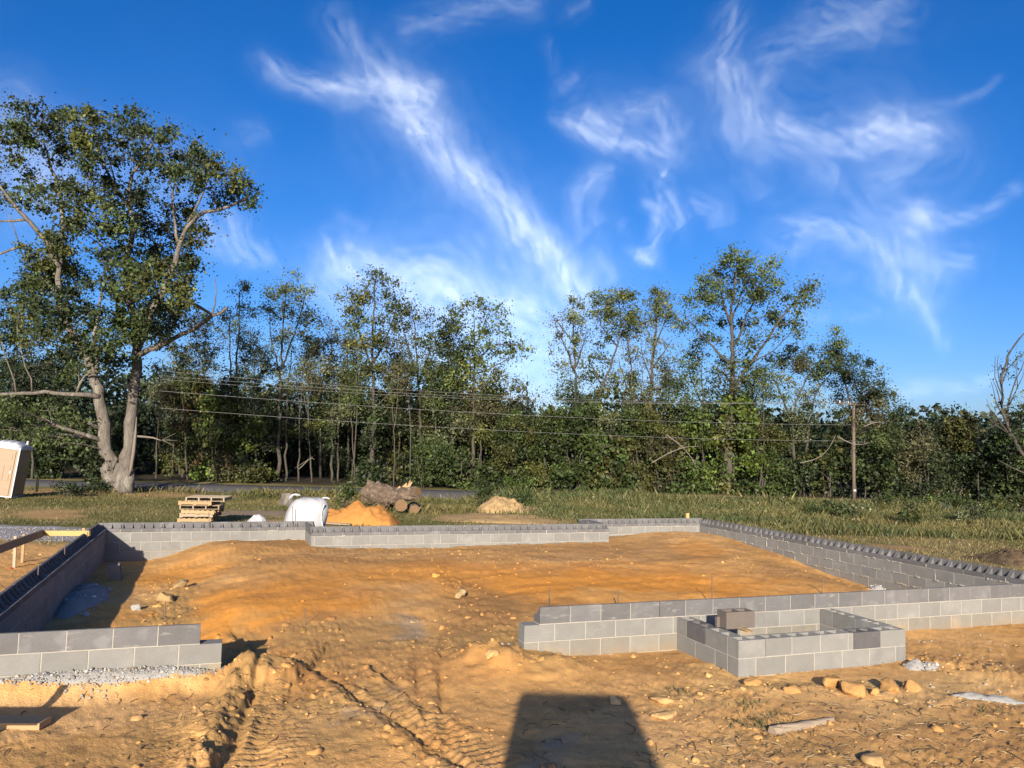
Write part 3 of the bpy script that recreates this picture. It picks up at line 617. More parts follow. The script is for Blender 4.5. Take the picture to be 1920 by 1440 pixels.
W.run((XL, YB - BT - .004), -math.pi / 2, 11, cs('HOOO', .18, 0, YB - 2 * BT - .008), .12); W.done()
W = Wall('long right wall with square holes along its top and squeezed mortar', (XR, .2, -.6))
W.run((XR, BT + .004), math.pi / 2, 11, cs('HOOO', .10, 0, YB - 2 * BT - .008), .55); W.done()
W = Wall('stepped back wall jogging in and out behind the orange fill', (J1, YN, -.6))
def back(hx0, hx1, yo, kinds, ph):            # runs from right to left
    W.run((hx1, yo), math.pi, 12, [(k, -i * BH, hx1 - ph + (BL / 2 if i % 2 else 0) - 30 * BL, 0, hx1 - hx0) if False else (k, -i * BH, ((hx1 - ph + (BL / 2 if i % 2 else 0)) % BL), 0, hx1 - hx0) for i, k in enumerate(kinds)], .16)
back(XL, J1 + BT, YB, 'HOOO', .418)
back(J1 + .0, J2 + BT, YN, 'HOO', 4.9775)
back(J2, XR, YB, 'HOO', 11.4409)
# the two returns
W.run((J1, YB - BT - .004), -math.pi / 2, 2, cs('HOO', .0, 0, YB - YN - BT - .0), .1)
W.run((J2 + BT, YN + .004), math.pi / 2, 2, cs('NNO', .2, 0, YB - YN - BT - .008), .1)
W.done()

# square pier against the front wall
PX0, PX1, PD = 7.43, 9.86, 1.26
pz = -BH
W = Wall('square block pier with open cores standing in front of the long wall', (PX0, -PD, -.6), 'block piers'); W.root.name = 'block_pier'; W.root['category'] = 'block pier'
del W.root['group']
W.run((PX0, -PD), 0, 3, [('C', pz, .37, 0, .37), ('C', pz, .37 + BL * 4 - .04 - 1.22 + .0, .37, 1.63), ('CD', pz, 9, 1.63, 2.03), ('C', pz, 9, 2.03, PX1 - PX0)])
W.run((PX0, -PD), 0, 3, [('O', pz - BH, .24, 0, PX1 - PX0), ('B', pz - 2 * BH, .44, 0, PX1 - PX0)])
W.run((PX0, -.004), -math.pi / 2, 2, [('C', pz, 9, 0, .22), ('CD', pz, 9, .22, .62), ('C', pz, 9, .62, PD - BT - .006)])
W.run((PX0, -.004), -math.pi / 2, 2, [('O', pz - BH, .42, 0, PD - BT - .006), ('O', pz - 2 * BH, .22, 0, PD - BT - .006)])
W.run((PX1, -PD + BT + .004), math.pi / 2, 2, [('C', pz, .42, 0, PD - BT - .008), ('O', pz - BH, .22, 0, PD - BT - .008), ('O', pz - 2 * BH, .42, 0, PD - BT - .008)])
R_ = rotz(YAW)
for hx, hy, sx, sy in ((PX0 + .10, -PD + .10, .13, .13), (PX0 + .27, -PD + .10, .13, .12), (PX1 - .10, -PD + .10, .13, .13), (PX1 - .1, -.75, .12, .13)):   # grout filling some cores
    V, Fc = rock_verts((sx * .6, sy * .6, .05), 2, .3, int(hx * 100)); W.m.add(V + (h2w(hx, hy, pz - .035) - W.o), Fc)
W.done()
lp = h2w(7.60, -.80, pz + .012)
lb = thing('concrete_block', 'loose brown two-core block lying on the corner of the pier', 'concrete block', lp)
R2 = YAW - rad(1)
m = MB()
for rot, me, dx, dz in ((R2, ME_C['block_brown'], 0, BH - JT),):
    b = obj('body', me, lb); b.rotation_euler = (0, 0, R2); b.location = (0, 0, BH - JT + .004)
fl = MB(); fl.box(rotz(R2) @ np.array([-.02, .155, .06]), (.04, .04, .12), R2)
fl.build('end_flange', MAT['block_brown'], lb)
sp_ = MB(); V, Fc = rock_verts((.2, .09, .022), 2, .5, 5); sp_.add(V @ rotz(R2).T + rotz(R2) @ np.array([.22, -.02, -.005]), Fc)
sc_ = sp_.build('mortar_scrap', MAT['heap']); sc_.location = Vector(lp); tag(sc_, 'scrap of tan mortar squeezed out under the loose block', 'mortar scrap')
cz = soil_z(*at_z(222, 1085, -.78)[:2]); c0 = at_z(222, 1088, cz)
bb = obj('concrete_block', ME_C['block_old'], None, c0 + np.array([0, 0, .30])); bb.rotation_euler = (.15, rad(82), YAW + rad(8)); tag(bb, 'pale concrete block stood on end in the shady back corner', 'concrete block')

# ------------------------------------------------------------------ trees
LEAF_D = 3.6
GREENS = {  # leaf albedo; 'dark' also carries painted shade for the wood's hollow
    'b_mid': (.036, .053, .016), 'b_green': (.050, .074, .019), 'b_bright': (.078, .112, .022), 'b_yel': (.080, .086, .022), 'b_oak': (.060, .064, .018),
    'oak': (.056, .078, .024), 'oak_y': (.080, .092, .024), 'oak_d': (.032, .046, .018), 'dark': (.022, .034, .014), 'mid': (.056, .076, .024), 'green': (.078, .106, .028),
    'bright': (.105, .150, .030), 'yellow': (.125, .128, .032), 'grey': (.105, .118, .058), 'brown': (.080, .078, .038), 'rust': (.10, .070, .03), 'poplar': (.098, .122, .045)}
def leaf_quads(C, size, colour, r, var=.28, droop=.35):
    """C: leaf centres (n,3) -> verts, faces, colours for small diamond leaves at random tilts."""
    n = len(C); d = r.normal(size=(n, 3)); d[:, 2] -= droop; d /= np.linalg.norm(d, axis=1)[:, None]
    a = r.normal(size=(n, 3)); u = np.cross(d, a); u /= np.linalg.norm(u, axis=1)[:, None]
    s = size * r.uniform(.6, 1.35, (n, 1))
    w = np.cross(d, u) * s * .12
    V = np.stack([C - d * s * .55, C + u * s * .36 + w, C + d * s * .55, C - u * s * .36 + w], 1).reshape(-1, 3)
    Fq = np.arange(4 * n).reshape(n, 4)
    col = np.asarray(colour) * np.exp(r.normal(0, var, (n, 1))) * (1 + r.normal(0, .07, (n, 3)))
    return V, Fq, np.repeat(np.clip(col, .005, .5), 4, 0)
def bez(p0, p1, p2, n=6):
    t = np.linspace(0, 1, n)[:, None]; return (1 - t) ** 2 * p0 + 2 * t * (1 - t) * p1 + t * t * p2
def resample(P, W_, step):
    P = np.asarray(P, float); L = np.concatenate([[0], np.cumsum(np.linalg.norm(np.diff(P, axis=0), axis=1))])
    n = max(2, int(L[-1] / step) + 1); t = np.linspace(0, L[-1], n)
    # Catmull-like smoothing by cubic-ish interpolation
    Q = np.stack([np.interp(t, L, P[:, i]) for i in range(3)], 1)
    for _ in range(2): Q[1:-1] = .25 * Q[:-2] + .5 * Q[1:-1] + .25 * Q[2:]
    return Q, np.interp(t, L, W_)
def tree(name, label, Y, limbs, blobs, seed, group=None, cat='tree', leaf=.17, bark='bark_thin', twig=1.0, dens=1.0, depth=.55, sub=None, base=None, branch_r=.8, clump=.36, loose=.11):
    """limbs: (pixel path, pixel widths start/end, sideways depth drift) at depth Y; blobs: (px, py, rx, ry, tone[, density])."""
    r = np.random.default_rng(seed); k = Y / F; leaf = leaf * (.78 if cat == 'tree' else 1.0)
    if base is None: bp = at_y(*limbs[0][0][0], Y)
    else: bp = at_y(base[0], base[1], Y)
    root_p = np.array([bp[0], Y, gz(bp[0], Y) - .05])
    root = thing(name, label, cat, root_p, group); lim3 = []; trunk = MB()
    for pts, w0, w1, dd in limbs:
        P = np.array([at_y(a, b, Y) for a, b in pts]); n = len(P)
        t = np.linspace(0, 1, n); P = EYE + (P - EYE) * (1 + dd * t / Y)[:, None]; Wd = mix(w0, w1, t ** .8) * k / 2
        if P[0, 2] < root_p[2] + .9 and abs(P[0, 0] - root_p[0]) < 1.5: P[0, 2] = min(P[0, 2], gz(P[0, 0], P[0, 1]) - .1)
        Q, Wq = resample(P, Wd, .45 if w0 * k > .3 else .6)
        Q[1:-1] += r.normal(0, .03 + Wq[1:-1, None] * .10, Q[1:-1].shape)
        trunk.tube(Q - root_p, np.maximum(Wq, .012), 9 if w0 * k > .35 else 5, wob=.06 if w0 * k > .35 else .03); lim3.append((Q, Wq))
    trunk.build('trunk' if lim3 else 'stem', MAT[bark], root, smooth=True) if lim3 else None
    allp = np.concatenate([q for q, w in lim3]) if lim3 else None; allw = np.concatenate([w for q, w in lim3]) if lim3 else None
    br = MB(); VV = []; FF = []; CC = []; nv = 0
    cw = (max(b[0] + b[2] for b in blobs) - min(b[0] - b[2] for b in blobs)) * k if blobs else 0
    for b in blobs:
        px, py, rx, ry, tone = b[:5]; dn = (b[5] if len(b) > 5 else 1.0) * dens
        c = at_y(px, py, Y); R3 = np.array([rx * k, max(rx, ry) * k * .9, ry * k])
        off = r.normal(0, depth * cw * .25)
        off = float(np.clip(off, -.16 * Y, .16 * Y)); c = EYE + (c - EYE) * (1 + off / Y)
        # sub clumps inside the blob, joined to the nearest lower limb
        ns = int(np.clip(math.pi * R3[0] * R3[2] * dn ** .4 / (2.0 * clump ** 2), 5, 40)); S = r.normal(size=(ns, 3)); S /= np.linalg.norm(S, axis=1)[:, None]
        S = c + S * R3 * 1.08 * (r.uniform(.10, 1, (ns, 1)) ** .42)
        if allp is not None:
            sc = np.linalg.norm(allp - c, axis=1) + 1.2 * np.maximum(allp[:, 2] - c[2] + .3, 0); j = int(np.argmin(sc)); p0 = allp[j]
            far_ = np.linalg.norm(c - p0); rad0 = min(allw[j] * .7, .015 + .016 * far_) * branch_r
            midp = (p0 + c) / 2 + np.array([0, 0, .12 * far_]) + r.normal(0, .08 * far_, 3) * [1, 1, .4]
            br.tube(bez(p0, midp, c, 6) - root_p, np.linspace(max(rad0, .014), .010, 6), 4, cap=False)
            for q_ in S[: int(min(ns, 11) * .75 * twig)]:
                m0 = c + (p0 - c) * r.uniform(0, .45); mm = (m0 + q_) / 2 + r.normal(0, .1, 3)
                br.tube(bez(m0, mm, q_, 4) - root_p, np.linspace(.016, .006, 4) * branch_r, 3, cap=False)
        area = math.pi * R3[0] * R3[2]; nl = max(6, int(dn * LEAF_D * area / (leaf * leaf * .40)))
        w = r.dirichlet(np.ones(ns) * 2.2); cnt = r.multinomial(nl, w)
        base_c = np.array(GREENS[tone]) * math.exp(r.normal(0, .13))
        for s_, m_ in zip(S, cnt):
            if m_ < 1: continue
            sg = clump * r.uniform(.6, 1.25) * np.array([1, 1, .8])
            L = s_ + np.clip(r.normal(size=(m_, 3)), -1.9, 1.9) * sg
            ff = r.random(m_) < loose; sz_ = np.where(r.random((m_, 1)) < .12, 1.6, .9) * leaf; bg_ = sz_[:, 0] > leaf; L[bg_] = s_ + (L[bg_] - s_) * .55; L[ff & ~bg_] = c + r.normal(size=(int((ff & ~bg_).sum()), 3)) * R3 * .62
            V, Fq, cl_ = leaf_quads(L - root_p, sz_, base_c * math.exp(r.normal(0, .24)), r)
            VV.append(V); FF.append(Fq + nv); CC.append(cl_); nv += len(V)
    if br.v: tag(br.build('branches', MAT[bark], root), kind='stuff')
    if VV: obj('crown' if cat == 'tree' else 'foliage', np_mesh(name + '_leaves', np.concatenate(VV), np.concatenate(FF), MAT['leaf'], np.concatenate(CC)), root)
    return root, root_p

# the old oak at the left
OAK = [
    ([(214, 925), (209, 895), (202, 855), (194, 818), (191, 776), (186, 742), (182, 708), (164, 670), (139, 632), (120, 590), (108, 554)], 30, 12, .4),
    ([(236, 925), (238, 900), (239, 860), (244, 818), (247, 762), (253, 707), (257, 657), (252, 600), (238, 551), (237, 500)], 28, 13, .3),
    ([(226, 930), (224, 905), (226, 885), (229, 868)], 44, 22, .0),
    ([(108, 554), (114, 490), (116, 424), (111, 356), (95, 310), (80, 262)], 13, 4, .8), ([(112, 500), (90, 455), (72, 435), (49, 405), (16, 376), (0, 348), (-25, 300)], 11, 5, -1.2),
    ([(237, 500), (240, 475), (251, 437), (245, 397), (237, 342), (262, 308), (285, 270)], 14, 4, .2), ([(244, 392), (215, 355), (190, 300), (178, 250)], 7, 3, -.8),
    ([(257, 655), (285, 580), (312, 535), (326, 500), (336, 464), (352, 418), (393, 394), (433, 386), (465, 372)], 15, 4, -1.4), ([(336, 462), (322, 410), (324, 360), (330, 320)], 7, 3, .9), ([(352, 418), (372, 390), (388, 345), (395, 310)], 6, 2, -.5),
    ([(254, 668), (278, 657), (312, 640), (347, 626), (389, 598), (425, 577)], 13, 6, -2.2), ([(395, 595), (406, 575), (407, 548), (403, 520)], 4, 1.5, 0),
    ([(186, 744), (170, 744), (144, 739), (100, 735), (56, 734), (0, 740), (-40, 742)], 12, 6, -1.5), ([(193, 826), (165, 822), (144, 812), (120, 801), (98, 796)], 11, 6, -1.2),
    ([(189, 803), (165, 793), (139, 781)], 9, 3, -.5), ([(143, 738), (140, 715), (150, 705), (178, 698)], 6, 4, -.3), ([(60, 733), (58, 715), (48, 680), (38, 650), (32, 622)], 4, 2, -.2), ([(30, 735), (24, 700), (14, 672), (2, 640)], 4, 2, -.2),
    ([(248, 735), (240, 720), (222, 712), (205, 694)], 4, 2, -1), ([(182, 700), (172, 655), (178, 605), (190, 560), (196, 500)], 9, 4, 1.0), ([(257, 655), (228, 610), (216, 560), (205, 500), (180, 440)], 9, 3, -1.3),
    ([(0, 415), (20, 408), (48, 412)], 4, 6, 0), ([(-10, 480), (20, 468), (50, 460)], 4, 6, 0), ([(36, 458), (26, 420), (8, 388)], 2.5, 1, 0),
]
OB = [(18, 245, 38, 30), (66, 232, 42, 30), (120, 232, 40, 26), (172, 246, 42, 26), (232, 242, 40, 26), (284, 262, 42, 28), (332, 284, 40, 28), (386, 306, 34, 26), (420, 322, 26, 22), (448, 360, 26, 26), (462, 384, 18, 14),
      (405, 368, 30, 22), (350, 338, 36, 26), (298, 316, 40, 26), (240, 296, 38, 24), (182, 292, 40, 26), (120, 282, 38, 26), (60, 276, 30, 22), (14, 300, 24, 18), (8, 370, 26, 26), (60, 372, 24, 20), (48, 335, 20, 14),
      (110, 372, 40, 28), (168, 352, 36, 26), (222, 366, 34, 26), (285, 372, 42, 26), (330, 396, 36, 22), (372, 424, 26, 14), (168, 410, 40, 26), (120, 430, 26, 20), (225, 420, 36, 26), (290, 428, 44, 26), (330, 446, 36, 24), (378, 455, 22, 18),
      (200, 460, 34, 26), (258, 470, 38, 28), (312, 488, 42, 30), (356, 492, 26, 24), (92, 478, 42, 30, 1.9), (76, 522, 38, 30, 1.9), (118, 520, 42, 34, 1.8), (150, 568, 34, 34, 1.2), (60, 560, 36, 28), (40, 592, 28, 24), (92, 590, 40, 32), (140, 612, 44, 32),
      (210, 520, 30, 30), (256, 530, 40, 34, 1.3), (300, 545, 40, 32, 1.2), (338, 540, 26, 28), (262, 588, 46, 34, 1.5), (306, 598, 36, 28, 1.2), (250, 632, 42, 28, 1.4), (290, 640, 30, 20), (330, 600, 26, 24), (200, 640, 34, 26), (170, 668, 38, 24, 1.1), (130, 664, 34, 24), (84, 640, 36, 26), (215, 690, 40, 18), (150, 700, 30, 14), (105, 690, 28, 18)]
oak_blobs = [(b[0], b[1], b[2], b[3], ['oak', 'oak_d', 'oak', 'oak_y', 'oak_d'][i % 5], (b[4] if len(b) > 4 else 1.0)) for i, b in enumerate(OB)]
oak_blobs = [(a, b - 4, c * 1.12, d * 1.15, t, e) for a, b, c, d, t, e in oak_blobs]
oak_blobs += [(x, y, 36, 20, 'mid', .8) for x, y in ((30, 770), (90, 765), (20, 810), (70, 818), (130, 790), (60, 785), (110, 830))]
oak_root, oak_p = tree('oak_tree', 'huge old twin-trunked oak beside the road, towering over the portable toilet', 40, OAK, oak_blobs, 3, leaf=.19, bark='bark', depth=.8, dens=.74, clump=.29, loose=.07, base=(224, 920), branch_r=.9)
kk = 40 / F
m = MB(); P = np.array([at_y(a, b, 40) + np.array([0, -.25, 0]) for a, b in ((259, 818), (275, 819), (292, 821), (306, 826))]) - oak_p; m.tube(P, [.06, .055, .045, .03], 6)
for dx, dy in ((330, 812), (334, 826), (326, 836)): m.tube(np.array([at_y(304, 825, 39.75), at_y(dx, dy, 39.6)]) - oak_p, [.02, .006], 4)
m.build('dead_limb', MAT['dead'], oak_root, smooth=True)
m = MB(); P = np.array([at_y(a, b, 40) + np.array([0, -.35, 0]) for a, b in ((262, 782), (260, 815), (257, 845), (252, 875), (248, 892))]) - oak_p; m.tube(P, [.02, .07, .09, .08, .03], 6, wob=.15); m.build('bare_strip', MAT['dead'], oak_root, smooth=True)

# woodland edge: named trees first (depths 52 to 58 m)
G_W = 'trees along the far side of the road'
T = []
def wt(label, Y, limbs, blobs, **kw): T.append((label, Y, limbs, blobs, kw))
wt('slim sparse poplar just right of the oak, twin pale stems showing', 54, [([(438, 905), (440, 820), (441, 740), (444, 680), (448, 610), (450, 545)], 9, 2, 0), ([(430, 905), (434, 800), (434, 720), (430, 650), (432, 580)], 6, 2, .6)],
   [(448, 548, 20, 22, 'poplar', .55), (440, 590, 26, 24, 'poplar', .55), (462, 590, 18, 22, 'poplar', .45), (450, 630, 30, 26, 'grey', .5), (430, 660, 28, 24, 'brown', .4), (466, 660, 22, 24, 'grey', .4), (446, 700, 32, 24, 'grey', .45), (410, 620, 18, 24, 'grey', .35), (398, 680, 20, 30, 'grey', .35)], leaf=.15)
wt('tall forked pale poplar with an airy two-pointed crown', 55, [([(522, 900), (524, 800), (525, 740), (527, 670), (532, 600), (538, 530)], 10, 2, 0), ([(527, 690), (545, 650), (562, 600), (572, 550)], 5, 2, .8), ([(536, 905), (538, 800), (540, 720), (548, 650)], 6, 2, -.5), ([(526, 700), (508, 640), (506, 570)], 4, 1.5, -.6)],
   [(538, 528, 24, 20, 'poplar', .7), (518, 556, 24, 22, 'poplar', .6), (548, 560, 22, 20, 'poplar', .7), (572, 556, 20, 22, 'poplar', .7), (582, 592, 20, 22, 'poplar', .6), (510, 594, 24, 22, 'poplar', .6), (545, 600, 28, 24, 'yellow', .6), (566, 632, 26, 20, 'poplar', .55), (525, 640, 32, 22, 'poplar', .5), (556, 672, 28, 18, 'grey', .4), (515, 680, 24, 18, 'grey', .4)], leaf=.16)
wt('thin brownish half-bare tree between the forked poplar and the tall leafy one', 56, [([(622, 900), (622, 800), (624, 700), (622, 620)], 7, 1.5, 0), ([(623, 730), (610, 680), (604, 630)], 4, 1.2, .5), ([(634, 890), (636, 760), (640, 680)], 5, 1.5, -.4)],
   [(618, 616, 22, 20, 'grey', .4), (606, 650, 22, 22, 'brown', .45), (634, 648, 20, 22, 'brown', .5), (620, 684, 28, 20, 'brown', .45), (596, 690, 18, 20, 'grey', .35), (646, 690, 16, 18, 'grey', .4)], leaf=.15)
wt('tall leafy tree with a broad ragged crown and white trunk foot', 54, [([(694, 912), (697, 860), (700, 790), (700, 720), (698, 640), (702, 560), (704, 525)], 13, 2, 0), ([(700, 700), (682, 640), (664, 600), (656, 570)], 6, 2, -.8), ([(700, 680), (726, 630), (742, 580)], 6, 2, .8), ([(699, 770), (720, 745), (735, 735)], 4, 2, -.6)],
   [(704, 528, 26, 18, 'mid', .8), (682, 544, 22, 18, 'yellow', .8), (740, 556, 24, 22, 'mid', .75), (660, 566, 22, 20, 'oak_y', .9), (708, 564, 28, 20, 'mid', .8), (752, 590, 24, 22, 'mid', .7), (656, 602, 22, 18, 'mid', .7), (690, 602, 28, 20, 'mid', .7), (726, 602, 28, 20, 'oak_y', .7), (768, 576, 16, 14, 'mid', .6), (700, 644, 38, 22, 'oak_y', .8), (668, 654, 28, 20, 'yellow', .75), (738, 644, 28, 22, 'brown', .6), (690, 686, 44, 20, 'oak_y', .8), (740, 690, 30, 20, 'brown', .6)], leaf=.18)
wt('grey-green bare-limbed tree merging into the tall leafy one', 56, [([(790, 905), (788, 800), (784, 720), (780, 640), (776, 600)], 9, 2, 0), ([(785, 720), (806, 660), (812, 610)], 5, 2, .5), ([(783, 700), (762, 650), (756, 615)], 4, 2, -.6)],
   [(774, 598, 24, 18, 'grey', .5), (804, 604, 24, 18, 'mid', .5), (760, 630, 24, 22, 'grey', .45), (796, 640, 30, 22, 'grey', .45), (772, 680, 36, 22, 'grey', .4), (812, 680, 24, 20, 'grey', .4)], leaf=.15, twig=1.3)
wt('dense dark green tree wrapped in vines below the bare-limbed one', 55, [([(848, 905), (850, 800), (848, 700), (842, 630)], 10, 3, 0)],
   [(838, 610, 22, 20, 'dark', 1.3), (848, 640, 28, 24, 'mid', 1.5), (842, 676, 32, 24, 'dark', 1.5), (872, 664, 26, 20, 'oak_y', 1.4), (826, 706, 36, 20, 'oak_y', 1.3), (870, 706, 34, 22, 'mid', 1.3), (806, 652, 18, 20, 'mid', .8)], leaf=.18)
wt('leafy tree with branches reaching right at the edge of the sky gap', 54, [([(886, 905), (888, 820), (889, 740), (890, 660), (888, 590)], 10, 2, 0), ([(889, 690), (915, 650), (940, 640), (980, 650)], 5, 1.5, -.8), ([(890, 650), (908, 610), (918, 580)], 4, 1.5, .6), ([(890, 700), (930, 690), (958, 668)], 4, 1.5, .8)],
   [(886, 574, 18, 14, 'green', .8), (862, 584, 16, 16, 'green', .8), (912, 574, 16, 12, 'green', .7), (932, 586, 16, 14, 'green', .7), (868, 610, 20, 16, 'mid', .8), (902, 606, 24, 16, 'green', .75), (934, 612, 20, 14, 'green', .6), (890, 640, 26, 16, 'green', .7), (964, 640, 18, 14, 'green', .7), (984, 654, 14, 10, 'green', .7), (936, 654, 24, 16, 'green', .65), (962, 672, 24, 14, 'green', .65), (915, 684, 30, 18, 'green', .6), (880, 690, 26, 20, 'yellow', .7)], leaf=.20)
wt('bare purple-grey thicket tree just below the sky gap', 55, [([(955, 905), (950, 830), (952, 770), (960, 720)], 6, 2, 0), ([(950, 800), (930, 760), (925, 725)], 4, 1.5, .5), ([(952, 790), (975, 750), (985, 725)], 4, 1.5, -.5)],
   [(950, 716, 28, 18, 'grey', .35), (980, 740, 24, 22, 'brown', .5), (930, 750, 30, 22, 'brown', .5), (985, 780, 28, 24, 'dark', .9), (945, 790, 36, 22, 'brown', .7), (900, 760, 36, 24, 'brown', .6)], leaf=.15, twig=1.6)
wt('thin-crowned half-bare tree at the right side of the sky gap', 55, [([(1080, 905), (1079, 800), (1080, 730), (1077, 650), (1074, 570)], 12, 2, 0), ([(1079, 700), (1056, 640), (1040, 605)], 5, 1.5, -.8), ([(1079, 690), (1094, 650), (1100, 620)], 4, 1.5, .7), ([(1078, 650), (1052, 610), (1032, 590)], 3.5, 1, .5)],
   [(1076, 572, 18, 16, 'poplar', .7), (1084, 600, 20, 18, 'poplar', .7), (1062, 600, 18, 16, 'grey', .4), (1036, 600, 16, 16, 'grey', .3), (1050, 640, 22, 22, 'grey', .32), (1082, 634, 18, 18, 'poplar', .55), (1068, 672, 28, 20, 'grey', .4), (1098, 642, 14, 24, 'grey', .25), (1060, 712, 28, 18, 'mid', .55), (1098, 706, 22, 18, 'mid', .6), (1056, 738, 20, 14, 'mid', .8), (1046, 690, 20, 16, 'grey', .3)], leaf=.15, twig=1.5)
wt('leaning tree whose trunk curves up to the right under a heavy top', 54, [([(1112, 905), (1112, 820), (1117, 770), (1130, 720), (1148, 680), (1160, 640), (1166, 600), (1160, 560)], 10, 2, 0), ([(1158, 650), (1130, 620), (1120, 580)], 4, 1.5, .6), ([(1128, 722), (1112, 690), (1106, 670)], 4, 1.5, -.4)],
   [(1132, 562, 20, 16, 'mid', .9), (1160, 560, 26, 16, 'oak_y', 1.1), (1186, 570, 18, 18, 'mid', .8), (1128, 592, 22, 18, 'mid', .9), (1160, 590, 28, 18, 'oak_y', 1.1), (1190, 596, 18, 14, 'mid', .6), (1128, 624, 18, 16, 'mid', .6), (1156, 622, 22, 16, 'mid', .7), (1116, 656, 16, 16, 'mid', .6), (1134, 668, 20, 14, 'mid', .5), (1108, 690, 14, 16, 'mid', .5)], leaf=.17)
wt('spindly sinuous tree right of the leaning one', 55, [([(1196, 905), (1194, 820), (1190, 770), (1182, 730), (1184, 680), (1176, 640), (1180, 590)], 7, 2, 0), ([(1186, 755), (1166, 700), (1160, 670)], 4, 1.5, .4), ([(1194, 780), (1206, 730), (1204, 690)], 4, 1.5, -.4)],
   [(1182, 590, 18, 18, 'grey', .4), (1172, 622, 18, 18, 'grey', .3), (1196, 630, 20, 22, 'grey', .4), (1176, 660, 20, 18, 'grey', .3), (1200, 680, 18, 20, 'brown', .35), (1166, 690, 14, 18, 'grey', .25)], leaf=.14, twig=1.4)
wt('straight dark-trunked tree with a narrow pointed top', 54, [([(1222, 905), (1222, 820), (1220, 760), (1222, 690), (1228, 640), (1232, 590), (1238, 545)], 12, 2, 0), ([(1222, 720), (1208, 680), (1202, 650)], 4, 1.5, .5), ([(1224, 690), (1246, 660), (1258, 640)], 4, 1.5, -.5), ([(1228, 650), (1246, 610), (1254, 570)], 4, 1.5, .4)],
   [(1244, 546, 18, 18, 'poplar', .8), (1228, 566, 18, 16, 'oak_y', .9), (1252, 574, 18, 18, 'poplar', .7), (1236, 596, 22, 18, 'poplar', .8), (1258, 610, 18, 20, 'poplar', .5), (1214, 610, 18, 18, 'grey', .4), (1246, 642, 26, 20, 'grey', .4), (1210, 656, 22, 22, 'grey', .3), (1256, 680, 22, 20, 'grey', .4), (1232, 712, 30, 18, 'brown', .4), (1262, 720, 22, 18, 'mid', .5)], leaf=.15, twig=1.3)
wt('tallest tree on the right, spreading green crown on a thick grey trunk', 53, [([(1364, 905), (1366, 830), (1369, 770), (1373, 700), (1374, 650), (1369, 600), (1376, 550), (1382, 500)], 19, 3, 0), ([(1376, 730), (1400, 690), (1430, 650), (1462, 600), (1492, 565), (1515, 545)], 9, 2, -1.2), ([(1372, 690), (1346, 660), (1316, 630), (1290, 600)], 7, 2, .9), ([(1370, 610), (1356, 570), (1346, 520)], 7, 2, -.7), ([(1374, 650), (1398, 600), (1420, 550), (1432, 510)], 6, 2, .9), ([(1412, 680), (1450, 660), (1485, 620)], 4, 1.5, 1), ([(1372, 600), (1386, 560), (1400, 520)], 5, 2, .2), ([(1372, 720), (1350, 690), (1330, 680)], 4, 1.5, -.6)],
   [(1380, 488, 24, 16, 'green', .9), (1356, 504, 24, 18, 'oak_y', .9), (1400, 500, 24, 16, 'green', .9), (1436, 506, 22, 16, 'green', .8), (1334, 530, 24, 18, 'green', .9), (1372, 530, 32, 18, 'oak_y', 1.0), (1414, 530, 30, 20, 'mid', .9), (1452, 528, 18, 16, 'green', .7), (1316, 562, 22, 18, 'mid', .9), (1350, 560, 28, 18, 'mid', .8), (1396, 562, 32, 20, 'mid', .8), (1440, 558, 28, 18, 'mid', .8), (1296, 572, 14, 14, 'mid', .8), (1504, 546, 22, 14, 'green', .8), (1528, 540, 12, 12, 'green', .8), (1520, 566, 16, 12, 'green', .7), (1484, 572, 22, 16, 'green', .8), (1300, 600, 24, 20, 'mid', .6), (1336, 598, 26, 18, 'mid', .55), (1380, 600, 26, 16, 'mid', .5), (1430, 594, 30, 18, 'mid', .7), (1466, 604, 24, 16, 'mid', .6), (1500, 606, 18, 16, 'mid', .6), (1312, 640, 26, 20, 'mid', .5), (1350, 640, 22, 16, 'mid', .35), (1410, 634, 24, 16, 'mid', .45), (1448, 634, 20, 14, 'mid', .4), (1500, 628, 14, 10, 'mid', .5)], leaf=.19, branch_r=.9)
wt('small bushy tree tucked left of the tallest trunk', 55, [([(1316, 905), (1316, 800), (1318, 740), (1316, 690)], 7, 2, 0), ([(1317, 760), (1300, 720), (1290, 690)], 4, 1.5, .5)],
   [(1310, 668, 24, 20, 'mid', .6), (1332, 690, 22, 18, 'mid', .55), (1292, 690, 22, 22, 'mid', .6), (1316, 716, 30, 20, 'green', .6), (1284, 730, 22, 20, 'mid', .55), (1340, 736, 22, 18, 'mid', .6), (1310, 750, 32, 16, 'mid', .7), (1268, 760, 22, 16, 'mid', .7)], leaf=.16)
wt('round-crowned tree with pale twisting limbs left of the utility pole', 54, [([(1492, 905), (1488, 840), (1486, 800), (1490, 760), (1500, 730), (1520, 700), (1540, 670)], 8, 2, 0), ([(1486, 800), (1474, 760), (1456, 720), (1446, 700)], 6, 2, .6), ([(1510, 850), (1520, 800), (1522, 750), (1540, 715), (1560, 700)], 6, 2, -.6)],
   [(1470, 664, 24, 16, 'dark', .8), (1500, 660, 26, 16, 'mid', .8), (1448, 688, 22, 18, 'mid', .8), (1484, 690, 30, 20, 'brown', .6), (1520, 680, 26, 18, 'mid', .7), (1540, 706, 24, 20, 'mid', .6), (1456, 716, 22, 18, 'yellow', .7), (1500, 726, 28, 18, 'grey', .4), (1426, 700, 16, 18, 'mid', .6), (1540, 740, 22, 18, 'grey', .4), (1470, 746, 24, 14, 'mid', .5)], leaf=.16, twig=1.3)
